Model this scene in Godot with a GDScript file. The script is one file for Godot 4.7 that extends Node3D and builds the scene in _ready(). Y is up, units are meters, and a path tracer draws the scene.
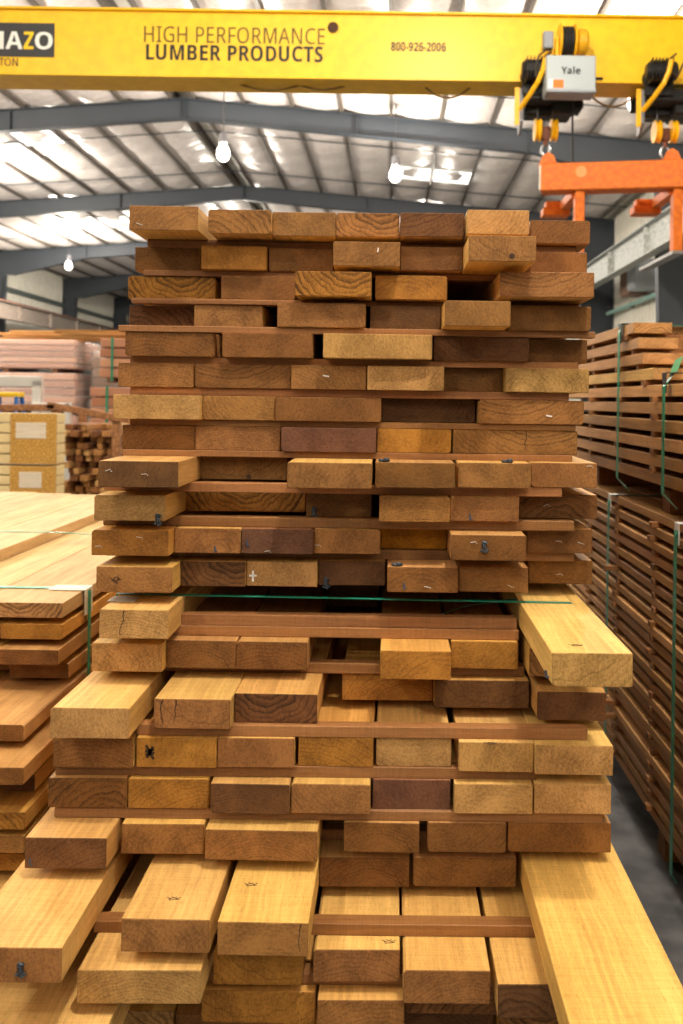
extends Node3D
# Timber warehouse: a tall stickered hardwood stack under a yellow bridge crane.
# World: hall axis runs along -Z, x to the right, y up, metres.

const F := 995.0            # focal length in pixels of the 683 x 1024 frame
const HORIZON := 400.0
const EYE := 1.6
const AXIS := 392.0         # the hall axis vanishes at this column (shifted lens)
const ROLL := 0.014         # the camera is held a touch askew

var rng := RandomNumberGenerator.new()
var used := {}
var mats := {}
var meshes := {}
var wood_end: StandardMaterial3D
var wood_face: StandardMaterial3D
var ORD := ["first", "second", "third", "fourth", "fifth", "sixth", "seventh", "eighth", "ninth", "tenth", "eleventh", "twelfth", "thirteenth", "fourteenth", "fifteenth", "sixteenth", "seventeenth", "eighteenth", "nineteenth", "twentieth", "twenty-first", "twenty-second", "twenty-third", "twenty-fourth", "twenty-fifth", "twenty-sixth"]

# tone: [end grain colour, sawn face colour, word]   (sRGB)
var TONES := {
	"Y": [Color(0.82, 0.64, 0.34), Color(0.93, 0.76, 0.39), "honey-yellow"],
	"y": [Color(0.73, 0.56, 0.33), Color(0.90, 0.735, 0.44), "pale tan"],
	"t": [Color(0.61, 0.425, 0.23), Color(0.87, 0.69, 0.395), "tan-brown"],
	"b": [Color(0.51, 0.34, 0.165), Color(0.80, 0.605, 0.375), "mid-brown"],
	"d": [Color(0.43, 0.285, 0.155), Color(0.82, 0.64, 0.37), "dark brown"],
	"r": [Color(0.44, 0.29, 0.205), Color(0.66, 0.46, 0.31), "purple-brown"],
	"o": [Color(0.67, 0.46, 0.185), Color(0.87, 0.66, 0.34), "golden-brown"],
	"O": [Color(0.80, 0.53, 0.10), Color(0.84, 0.58, 0.22), "bright orange"],
	"s": [Color(0.55, 0.38, 0.215), Color(0.61, 0.42, 0.245), "reddish"],
	"p": [Color(0.76, 0.57, 0.36), Color(0.80, 0.60, 0.38), "light brown"],
	"w": [Color(0.68, 0.50, 0.32), Color(0.84, 0.71, 0.515), "pale"],
	"q": [Color(0.69, 0.51, 0.30), Color(0.73, 0.54, 0.30), "brown"],
}


func _ready() -> void:
	rng.seed = 7
	make_camera()
	make_environment()
	make_lights()
	make_wood()
	make_hall()
	make_crane()
	make_spreader()
	make_main_stack()
	make_aisle_stack()
	make_left_stack()
	make_back_left()


# ------------------------------------------------------------------ camera, air, light

func make_camera() -> void:
	var cam := Camera3D.new()
	cam.name = "camera"
	var at := CameraAttributesPhysical.new()
	at.frustum_focal_length = 35.0
	at.exposure_aperture = 6.0
	at.frustum_focus_distance = 1.95
	at.frustum_near = 0.05
	at.frustum_far = 200.0
	cam.attributes = at
	cam.set_frustum(0.05 * 1024.0 / F, Vector2(-0.05 * (AXIS - 341.5) / F, -0.05 * (512.0 - HORIZON) / F), 0.05, 200.0)
	cam.position = Vector3(0, EYE, 0)
	cam.rotation.z = ROLL
	add_child(cam)
	cam.current = true


func make_environment() -> void:
	var e := Environment.new()
	e.background_mode = Environment.BG_COLOR
	e.background_color = Color(0.75, 0.82, 0.9)
	e.tonemap_mode = Environment.TONE_MAPPER_LINEAR
	e.tonemap_exposure = 1.0
	e.sdfgi_enabled = true
	e.ssao_enabled = true
	e.ssil_enabled = true
	var w := WorldEnvironment.new()
	w.name = "world_environment"
	w.environment = e
	add_child(w)


var LAMP_COLOR := Color(1.0, 0.955, 0.89)

func make_lights() -> void:
	# high-bay lamps; those over and behind the camera light the board ends
	var n := 0
	for a in [[-2.84, 16.4, 9.0], [0.0, 17.8, 9.0], [3.2, 13.3, 14.0], [-10.1, 30.9, 18.0], [-8.6, 13.0, 32.0], [-9.2, 22.0, 20.0], [-5.2, 32.0, 10.0], [1.0, 30.0, 10.0],
			[0.5, 5.5, 9.0], [-4.6, 2.6, 9.0], [0.7, 0.35, 15.0], [-3.6, -2.6, 11.5], [-4.4, -8.0, 7.0], [3.6, -5.0, 8.0], [-0.4, -9.5, 6.0]]:
		high_bay(a[0], a[1], a[2], n)
		n += 1


func roof_y(x: float) -> float:
	return 7.33 - 0.078 * absf(x + 3.94)


func high_bay(x: float, z: float, energy: float, n: int) -> void:
	var top := roof_y(x) - 0.1
	var drop := top - 5.6
	var words := ["beside the roof ridge, first beyond the crane", "over the tall stack, first beyond the crane", "between the two crane hoists", "deep in the hall before the far left wall", "over the wrapped bundles on the left", "farther back over the left side", "deep in the hall behind the tall stack", "deep in the hall on the aisle side", "before the yellow girder above the stack", "before the yellow girder on the ridge side", "beside the photographer, ridge side", "close behind the photographer", "behind the photographer, ridge side", "behind the photographer, aisle side", "farthest behind the photographer"]
	var o := thing("high_bay_lamp", "white glowing globe lamp " + words[n], "lamp", Vector3(x, 5.6, -z), 0, "high-bay lamps under the roof")
	var st := begin()
	lathe(st, [Vector2(0.0, 0.36), Vector2(0.05, 0.36), Vector2(0.075, 0.33), Vector2(0.075, 0.2), Vector2(0.06, 0.16), Vector2(0.0, 0.16)], 20)
	commit(st, "housing", paint(Color(0.5, 0.5, 0.52), 0.5, 0.4), o)
	st = begin()
	tube(st, [Vector3(0, 0.35, 0), Vector3(0, drop + 0.02, 0)], 0.01, 6)
	commit(st, "hanger", paint(Color(0.35, 0.35, 0.36), 0.5, 0.5), o)
	st = begin()
	lathe(st, [Vector2(0.0, -0.11), Vector2(0.05, -0.1), Vector2(0.09, -0.065), Vector2(0.108, -0.01), Vector2(0.105, 0.05), Vector2(0.085, 0.12), Vector2(0.06, 0.16), Vector2(0.0, 0.165)], 20)
	commit(st, "bulb", glow(LAMP_COLOR, 8.0), o)
	var l := OmniLight3D.new()
	l.name = "lamp_light"
	l.light_color = LAMP_COLOR
	l.light_energy = energy
	l.light_size = 0.1
	l.omni_range = 90.0
	l.omni_attenuation = 2.0
	l.shadow_enabled = true
	l.position = Vector3(0, 0.0, 0)
	o.add_child(l)


# ------------------------------------------------------------------ helpers

func numbered(called: String) -> String:
	var n: int = used.get(called, 0)
	used[called] = n + 1
	return called if n == 0 else "%s_%03d" % [called, n]


func tag(o: Node, label: String, category: String, group := "") -> void:
	o.set_meta("label", label)
	o.set_meta("category", category)
	if group != "":
		o.set_meta("group", group)


func thing(called: String, label: String, category: String, at := Vector3.ZERO, turn := 0.0, group := "") -> Node3D:
	var o := Node3D.new()
	o.name = numbered(called)
	o.position = at
	o.rotation.y = turn
	tag(o, label, category, group)
	add_child(o)
	return o


func structure(called: String, label: String, at := Vector3.ZERO) -> Node3D:
	var o := Node3D.new()
	o.name = called
	o.position = at
	o.set_meta("kind", "structure")
	o.set_meta("label", label)
	add_child(o)
	return o


func begin() -> SurfaceTool:
	var st := SurfaceTool.new()
	st.begin(Mesh.PRIMITIVE_TRIANGLES)
	return st


func commit(st: SurfaceTool, called: String, m: Material, parent: Node, at := Transform3D.IDENTITY) -> MeshInstance3D:
	return inst(st.commit(), called, m, parent, at)


func inst(mesh: Mesh, called: String, m: Material, parent: Node, at := Transform3D.IDENTITY) -> MeshInstance3D:
	var o := MeshInstance3D.new()
	o.name = called
	o.mesh = mesh
	if m:
		o.material_override = m
	o.transform = at
	parent.add_child(o, true)
	return o


func tri(st: SurfaceTool, a: Vector3, b: Vector3, c: Vector3, n: Vector3) -> void:
	if (c - a).cross(b - a).dot(n) < 0.0:
		var k := b
		b = c
		c = k
	for p in [a, b, c]:
		st.set_normal(n)
		st.set_uv(Vector2(p.x + p.z, p.y))
		st.add_vertex(p)


func quad(st: SurfaceTool, a: Vector3, b: Vector3, c: Vector3, d: Vector3, toward: Vector3) -> void:
	var n := (c - a).cross(b - d).normalized()
	if n.dot(toward) < 0:
		n = -n
	tri(st, a, b, c, n)
	tri(st, a, c, d, n)


# chamfered box added to a SurfaceTool
func bx(st: SurfaceTool, center: Vector3, size: Vector3, c := 0.004, basis := Basis.IDENTITY) -> void:
	var h := size * 0.5
	c = minf(c, minf(h.x, minf(h.y, h.z)) * 0.6)
	var v := func(a: int, s: Vector3) -> Vector3:
		var p := Vector3(s.x * (h.x - (0.0 if a == 0 else c)), s.y * (h.y - (0.0 if a == 1 else c)), s.z * (h.z - (0.0 if a == 2 else c)))
		return center + basis * p
	for a in 3:
		var b := (a + 1) % 3
		var d := (a + 2) % 3
		for s in [-1.0, 1.0]:
			var q := []
			for e in [[-1.0, -1.0], [1.0, -1.0], [1.0, 1.0], [-1.0, 1.0]]:
				var sg := Vector3.ZERO
				sg[a] = s
				sg[b] = e[0]
				sg[d] = e[1]
				q.append(v.call(a, sg))
			var n := Vector3.ZERO
			n[a] = s
			quad(st, q[0], q[1], q[2], q[3], basis * n)
			for s2 in [-1.0, 1.0]:
				var sa := Vector3.ZERO
				sa[a] = s
				sa[b] = s2
				sa[d] = -1.0
				var sb := sa
				sb[d] = 1.0
				var n2 := Vector3.ZERO
				n2[a] = s
				n2[b] = s2
				quad(st, v.call(a, sa), v.call(a, sb), v.call(b, sb), v.call(b, sa), basis * n2)
	for sx in [-1.0, 1.0]:
		for sy in [-1.0, 1.0]:
			for sz in [-1.0, 1.0]:
				var s := Vector3(sx, sy, sz)
				tri(st, v.call(0, s), v.call(1, s), v.call(2, s), (basis * s).normalized())


func box_mesh(size: Vector3, c := 0.004) -> Mesh:
	var key := "%.4f %.4f %.4f %.4f" % [size.x, size.y, size.z, c]
	if not meshes.has(key):
		var st := begin()
		bx(st, Vector3.ZERO, size, c)
		meshes[key] = st.commit()
	return meshes[key]


func pbox(parent: Node, called: String, center: Vector3, size: Vector3, m: Material, c := 0.004, basis := Basis.IDENTITY) -> MeshInstance3D:
	return inst(box_mesh(size, c), called, m, parent, Transform3D(basis, center))


func tube(st: SurfaceTool, path: Array, r: float, sides := 8) -> void:
	var rings := []
	var side := Vector3.ZERO
	for i in path.size():
		var t: Vector3 = (path[mini(i + 1, path.size() - 1)] - path[maxi(i - 1, 0)]).normalized()
		if side == Vector3.ZERO:
			side = t.cross(Vector3.UP if absf(t.y) < 0.9 else Vector3.RIGHT).normalized()
		side = (side - t * side.dot(t)).normalized()
		var up := side.cross(t)
		var ring := []
		for k in sides:
			var a := TAU * k / sides
			ring.append([path[i] + (side * cos(a) + up * sin(a)) * r, side * cos(a) + up * sin(a)])
		rings.append(ring)
	for i in path.size() - 1:
		for k in sides:
			var k2 := (k + 1) % sides
			quad(st, rings[i][k][0], rings[i][k2][0], rings[i + 1][k2][0], rings[i + 1][k][0], rings[i][k][1] + rings[i][k2][1])
	for e in [0, path.size() - 1]:
		var n: Vector3 = (path[e] - path[1 if e == 0 else e - 1]).normalized()
		for k in sides:
			tri(st, path[e], rings[e][k][0], rings[e][(k + 1) % sides][0], n)


# profile of (radius, height) turned about the axis through at
func lathe(st: SurfaceTool, profile: Array, sides := 24, at := Transform3D.IDENTITY) -> void:
	var mid := Vector2.ZERO
	for p in profile:
		mid += p / profile.size()
	for i in profile.size() - 1:
		var p: Vector2 = profile[i]
		var q: Vector2 = profile[i + 1]
		if p.is_equal_approx(q):
			continue
		var e := (q - p).orthogonal().normalized()
		if e.dot((p + q) * 0.5 - mid) < 0:
			e = -e
		for k in sides:
			var a := TAU * k / sides
			var b := TAU * (k + 1) / sides
			var m := (a + b) / 2
			quad(st, at * Vector3(p.x * cos(a), p.y, p.x * sin(a)), at * Vector3(p.x * cos(b), p.y, p.x * sin(b)), at * Vector3(q.x * cos(b), q.y, q.x * sin(b)), at * Vector3(q.x * cos(a), q.y, q.x * sin(a)), at.basis * Vector3(e.x * cos(m), e.y, e.x * sin(m)))


# flat band of strapping along a path; flat is the direction across the band at each point
func ribbon(st: SurfaceTool, path: Array, across: Vector3, w: float, t := 0.0012) -> void:
	for i in path.size() - 1:
		var a: Vector3 = path[i]
		var b: Vector3 = path[i + 1]
		var d := b - a
		var x := d.normalized()
		var z := (across - x * across.dot(x)).normalized()
		bx(st, (a + b) / 2, Vector3(d.length() + t, t, w), 0.0003, Basis(x, z.cross(x), z))


# extruded outline (x, y) between z0 and z1
func prism(st: SurfaceTool, outline: Array, z0: float, z1: float, at := Transform3D.IDENTITY) -> void:
	var poly := PackedVector2Array(outline)
	var idx := Geometry2D.triangulate_polygon(poly)
	for i in range(0, idx.size(), 3):
		for e in [[z0, -1.0], [z1, 1.0]]:
			var p := []
			for k in 3:
				p.append(at * Vector3(poly[idx[i + k]].x, poly[idx[i + k]].y, e[0]))
			tri(st, p[0], p[1], p[2], at.basis * Vector3(0, 0, e[1] * signf(z1 - z0)))
	var area := 0.0
	for i in poly.size():
		area += poly[i].cross(poly[(i + 1) % poly.size()])
	for i in poly.size():
		var a := poly[i]
		var b := poly[(i + 1) % poly.size()]
		var n := (b - a).orthogonal() * (-signf(area))
		n = Vector2((b - a).y, -(b - a).x) * signf(area)
		quad(st, at * Vector3(a.x, a.y, z0), at * Vector3(b.x, b.y, z0), at * Vector3(b.x, b.y, z1), at * Vector3(a.x, a.y, z1), at.basis * Vector3(n.x, n.y, 0))


func paint(c: Color, rough := 0.6, metal := 0.0) -> StandardMaterial3D:
	var key := "%s %.2f %.2f" % [c.to_html(), rough, metal]
	if not mats.has(key):
		var m := StandardMaterial3D.new()
		m.albedo_color = c
		m.roughness = rough
		m.metallic = metal
		mats[key] = m
	return mats[key]


func glow(c: Color, energy: float) -> StandardMaterial3D:
	var key := "glow %s %.2f" % [c.to_html(), energy]
	if not mats.has(key):
		var m := StandardMaterial3D.new()
		m.albedo_color = Color(0.9, 0.9, 0.9)
		m.emission_enabled = true
		m.emission = c
		m.emission_energy_multiplier = energy
		mats[key] = m
	return mats[key]


# a speckled, worn paint: noise-modulated colour in world space
func worn(c: Color, c2: Color, scale: float, rough := 0.6, metal := 0.0, nseed := 1, bump := 0.0) -> StandardMaterial3D:
	var n := FastNoiseLite.new()
	n.seed = nseed
	n.frequency = 0.02
	n.fractal_octaves = 5
	var t := NoiseTexture2D.new()
	t.width = 512
	t.height = 512
	t.seamless = true
	t.noise = n
	var g := Gradient.new()
	g.set_color(0, c)
	g.set_color(1, c2)
	g.set_offset(0, 0.3)
	g.set_offset(1, 0.72)
	t.color_ramp = g
	var m := StandardMaterial3D.new()
	m.albedo_texture = t
	m.uv1_triplanar = true
	m.uv1_world_triplanar = true
	m.uv1_scale = Vector3.ONE * scale
	m.roughness = rough
	m.metallic = metal
	if bump > 0:
		var b := NoiseTexture2D.new()
		b.width = 512
		b.height = 512
		b.seamless = true
		b.noise = n
		b.as_normal_map = true
		b.bump_strength = 6.0
		m.normal_enabled = true
		m.normal_texture = b
		m.normal_scale = bump
	return m


# a point of the hall seen at pixel (px, py), zc metres in front of the lens plane
func at_pixel(px: float, py: float, zc: float) -> Vector3:
	var d := level(px, py)
	return Vector3(d.x / F * zc, EYE - d.y / F * zc, -zc)


# pixel offset from the axis with the camera's roll taken out
func level(px: float, py: float) -> Vector2:
	return Vector2(px - AXIS, py - HORIZON).rotated(-ROLL)


# ------------------------------------------------------------------ wood

func make_wood() -> void:
	var n := FastNoiseLite.new()
	n.seed = 3
	n.frequency = 1.0
	n.fractal_octaves = 3
	var fine := FastNoiseLite.new()
	fine.seed = 9
	fine.frequency = 1.0
	fine.fractal_octaves = 2
	# end grain: 16 tiles of 0.26 m, growth rings about a pith
	var size := 1024
	var data := PackedByteArray()
	data.resize(size * size * 3)
	var tiles := []
	for k in 16:
		tiles.append([rng.randf_range(-0.06, 0.06), (1.0 if rng.randf() < 0.5 else -1.0) * rng.randf_range(0.02, 0.13), rng.randf_range(0.006, 0.012), [0.08, 0.14, 0.16, 0.10, 0.07, 0.5, 0.18, 0.08, 0.12, 0.24, 0.12, 0.07, 0.2, 0.4, 0.1, 0.14][k], rng.randf_range(0, 6.28), rng.randf_range(0.002, 0.0045)])
	tiles[5] = [0.0, -0.05, 0.013, 0.5, 0.4, 0.0045]
	tiles[13] = [0.03, 0.06, 0.014, 0.42, 1.4, 0.005]
	for y in size:
		var ty := y / 256
		for x in size:
			var tx := x / 256
			var k := ty * 4 + tx
			var t: Array = tiles[k]
			var mx := ((x % 256) - 128.0) * 0.26 / 256.0
			var my := ((y % 256) - 128.0) * 0.26 / 256.0
			var wob := n.get_noise_3d(mx * 22.0, my * 22.0, k * 7.0)
			var dx: float = mx - t[0]
			var dy: float = my - t[1]
			var r: float = sqrt(dx * dx + dy * dy * 1.3) + wob * t[5] * 2.0
			var rr: float = r / t[2] + 0.35 * n.get_noise_2d(r * 90.0, k * 5.0)
			var s: float = fposmod(rr, 1.0)
			var amp := 0.6 + 0.8 * absf(n.get_noise_2d(floorf(rr) * 3.7, k * 9.0)) * 2.0
			var v: float = 1.0 - t[3] * amp * (s * s * s if s < 0.9 else (1.0 - s) * 7.3) * 1.3
			# pores, strung along the rings
			var po := fine.get_noise_3d(mx * 520.0, my * 520.0, k * 3.0)
			v -= 0.16 * po + (0.3 * (po - 0.25) if po > 0.25 else 0.0)
			v -= 0.12 * fine.get_noise_3d(mx * 150.0, my * 150.0, k * 13.0)
			v -= 0.2 * n.get_noise_3d(mx * 14.0 + 50.0, my * 14.0, k * 11.0)
			var saw: float = fine.get_noise_2d((mx * cos(t[4]) + my * sin(t[4])) * 600.0, (mx * sin(t[4]) - my * cos(t[4])) * 30.0 + k * 9.0)
			v -= 0.12 * saw
			v = clampf(v * 0.9, 0.12, 1.0)
			var i := (y * size + x) * 3
			data[i] = int(255 * pow(v, 0.92))
			data[i + 1] = int(255 * v)
			data[i + 2] = int(255 * pow(v, 1.14))
	var img := Image.create_from_data(size, size, false, Image.FORMAT_RGB8, data)
	var bump: Image = img.duplicate()
	bump.convert(Image.FORMAT_RGBA8)
	bump.bump_map_to_normal_map(2.2)
	wood_end = StandardMaterial3D.new()
	wood_end.albedo_texture = ImageTexture.create_from_image(img)
	wood_end.normal_enabled = true
	wood_end.normal_texture = ImageTexture.create_from_image(bump)
	wood_end.normal_scale = 0.5
	wood_end.vertex_color_use_as_albedo = true
	wood_end.roughness = 0.72
	wood_end.metallic_specular = 0.35
	# sawn faces: 0.5 m across, 1 m along the grain, periodic along the grain
	var w := 512
	var h := 1024
	data = PackedByteArray()
	data.resize(w * h * 3)
	for y in h:
		var a := TAU * y / h
		var cy := cos(a)
		var sy := sin(a)
		for x in w:
			var u := x * 0.5 / w
			var bend := n.get_noise_3d(u * 9.0, cy * 0.5, sy * 0.5) * 0.008
			var streak := n.get_noise_3d((u + bend) * 110.0, cy * 0.35, sy * 0.35)
			var pore := fine.get_noise_3d((u + bend) * 560.0, cy * 5.0, sy * 5.0)
			var broad := n.get_noise_3d((u + bend) * 16.0, cy * 0.4 + 9.0, sy * 0.4)
			var saw := fine.get_noise_3d(u * 10.0, cy * 42.0, sy * 42.0)
			var v := 0.9 + 0.10 * streak + 0.11 * broad + 0.06 * saw
			if pore > 0.28:
				v -= 0.18 * (pore - 0.28) / 0.5
			v = clampf(v, 0.3, 1.0)
			var i := (y * w + x) * 3
			data[i] = int(255 * pow(v, 0.85))
			data[i + 1] = int(255 * v)
			data[i + 2] = int(255 * pow(v, 1.3))
	img = Image.create_from_data(w, h, false, Image.FORMAT_RGB8, data)
	wood_face = StandardMaterial3D.new()
	wood_face.albedo_texture = ImageTexture.create_from_image(img)
	wood_face.vertex_color_use_as_albedo = true
	wood_face.roughness = 0.62
	wood_face.metallic_specular = 0.4


# a board whose front end stands at z = 0 (bottom centre at the origin) and runs back to z = -l;
# skew: how far the sawn end leans back per metre to the right
func board_mesh(w: float, t: float, l: float, end_c: Color, face_c: Color, skew := 0.0, c := 0.003, tile := -1) -> ArrayMesh:
	var e := begin()
	var f := begin()
	var ec := end_c.srgb_to_linear()
	var fc := face_c.srgb_to_linear()
	if tile < 0:
		tile = rng.randi_range(0, 15)
	var tilo := Vector2(tile % 4, tile / 4)
	var off := Vector2(rng.randf(), rng.randf())
	var flip := 1.0 if rng.randf() < 0.5 else -1.0
	var du := rng.randf_range(-1, 1) * maxf(0.0, 0.125 - w / 2)
	var hw := w / 2
	var c2: Array = []
	for k in 4:
		c2.append(c * (3.2 if rng.randf() < 0.1 else rng.randf_range(0.7, 1.4)))
	# octagon round the section, counter-clockwise from the bottom left
	var ring := [Vector2(-hw + c2[0], 0), Vector2(hw - c2[1], 0), Vector2(hw, c2[1]), Vector2(hw, t - c2[2]), Vector2(hw - c2[2], t), Vector2(-hw + c2[3], t), Vector2(-hw, t - c2[3]), Vector2(-hw, c2[0])]
	var mid := Vector2(0, t / 2)
	var inner := []
	for p in ring:
		inner.append(Vector2(p.x - signf(p.x) * c * 0.8, p.y - signf(p.y - t / 2) * c * 0.8))
	var len_round := 0.0
	for i in 8:
		var a: Vector2 = ring[i]
		var b: Vector2 = ring[(i + 1) % 8]
		var n2 := Vector2((b - a).y, -(b - a).x).normalized()
		var n := Vector3(n2.x, n2.y, 0)
		var step := (b - a).length()
		var p := [Vector3(a.x, a.y, -c - a.x * skew), Vector3(b.x, b.y, -c - b.x * skew), Vector3(b.x, b.y, -l + c), Vector3(a.x, a.y, -l + c)]
		var uv := []
		for q in 4:
			uv.append(Vector2((len_round + (step if q == 1 or q == 2 else 0.0)) / 0.5 + off.x, -p[q].z + off.y))
		face4(f, p, uv, n, fc)
		len_round += step
		for s in 2:   # the broken edge round each end
			var ia: Vector2 = inner[i]
			var ib: Vector2 = inner[(i + 1) % 8]
			var zi := func(v: Vector2) -> float: return (-v.x * skew) if s == 0 else -l
			var zo := func(v: Vector2) -> float: return (-c - v.x * skew) if s == 0 else (-l + c)
			var pp := [Vector3(a.x, a.y, zo.call(a)), Vector3(b.x, b.y, zo.call(b)), Vector3(ib.x, ib.y, zi.call(ib)), Vector3(ia.x, ia.y, zi.call(ia))]
			var uu := []
			for q in pp:
				uu.append((tilo + Vector2(0.5 + (q.x * flip + du) / 0.26, 0.5 - (q.y - t / 2) / 0.26)) / 4.0)
			face4(e, pp, uu, (n + Vector3(0, 0, 1 if s == 0 else -1)).normalized(), ec)
			var cen := Vector3(0, t / 2, 0 if s == 0 else -l)
			var tp := [cen, pp[3], pp[2]]
			for q in ([0, 1, 2] if (tp[2] - tp[0]).cross(tp[1] - tp[0]).z * (1 if s == 0 else -1) > 0 else [0, 2, 1]):
				e.set_normal(Vector3(skew, 0, 1).normalized() if s == 0 else Vector3(0, 0, -1))
				e.set_color(ec)
				e.set_uv((tilo + Vector2(0.5 + (tp[q].x * flip + du) / 0.26, 0.5 - (tp[q].y - t / 2) / 0.26)) / 4.0)
				e.add_vertex(tp[q])
	var m := e.commit()
	f.commit(m)
	m.surface_set_material(0, wood_end)
	m.surface_set_material(1, wood_face)
	return m


func face4(st: SurfaceTool, p: Array, uv: Array, n: Vector3, col: Color) -> void:
	var order := [0, 1, 2, 0, 2, 3]
	if (p[2] - p[0]).cross(p[1] - p[0]).dot(n) < 0:
		order = [0, 2, 1, 0, 3, 2]
	for i in order:
		st.set_normal(n)
		st.set_color(col)
		st.set_uv(uv[i])
		st.add_vertex(p[i])


func jitter(c: Color, amount := 0.05) -> Color:
	var k := 1.0 + rng.randf_range(-amount, amount)
	return Color(clampf(c.r * k, 0, 1), clampf(c.g * k * (1 + rng.randf_range(-0.02, 0.02)), 0, 1), clampf(c.b * k * (1 + rng.randf_range(-0.04, 0.04)), 0, 1))


func put_board(x0: float, x1: float, y: float, t: float, z: float, l: float, tone: String, called: String, label: String, category: String, group: String, skew := 0.0, tile := -1) -> MeshInstance3D:
	var o := MeshInstance3D.new()
	o.name = numbered(called)
	o.mesh = board_mesh(x1 - x0, t, l, jitter(TONES[tone][0]), jitter(TONES[tone][1], 0.04), skew, 0.0014, tile)
	o.position = Vector3((x0 + x1) / 2, y, z)
	tag(o, label, category, group)
	add_child(o)
	return o


# a spacer strip lying across: from x0 to x1 at depth z (its front face), square section
func put_strip(x0: float, x1: float, y: float, t: float, z: float, d: float, label: String, group: String, turn := 0.0) -> MeshInstance3D:
	var o := MeshInstance3D.new()
	o.name = numbered("spacer_strip")
	o.mesh = board_mesh(d, t, x1 - x0, jitter(TONES.s[0], 0.08), jitter(TONES.s[1], 0.1), 0.0, 0.0012)
	# board runs along its -z: turn it to run along +x
	o.rotation.y = -PI / 2 + turn
	o.position = Vector3(x0, y, z - d / 2)
	tag(o, label, "spacer strip", group)
	add_child(o)
	return o


# ------------------------------------------------------------------ the hall

const X_LEFT := -13.6
const X_RIGHT := 5.75
const RIDGE := -3.94
const Z_NEAR := -19.0      # behind the photographer (depth counts away from the camera)
const Z_FAR := 56.0

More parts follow.
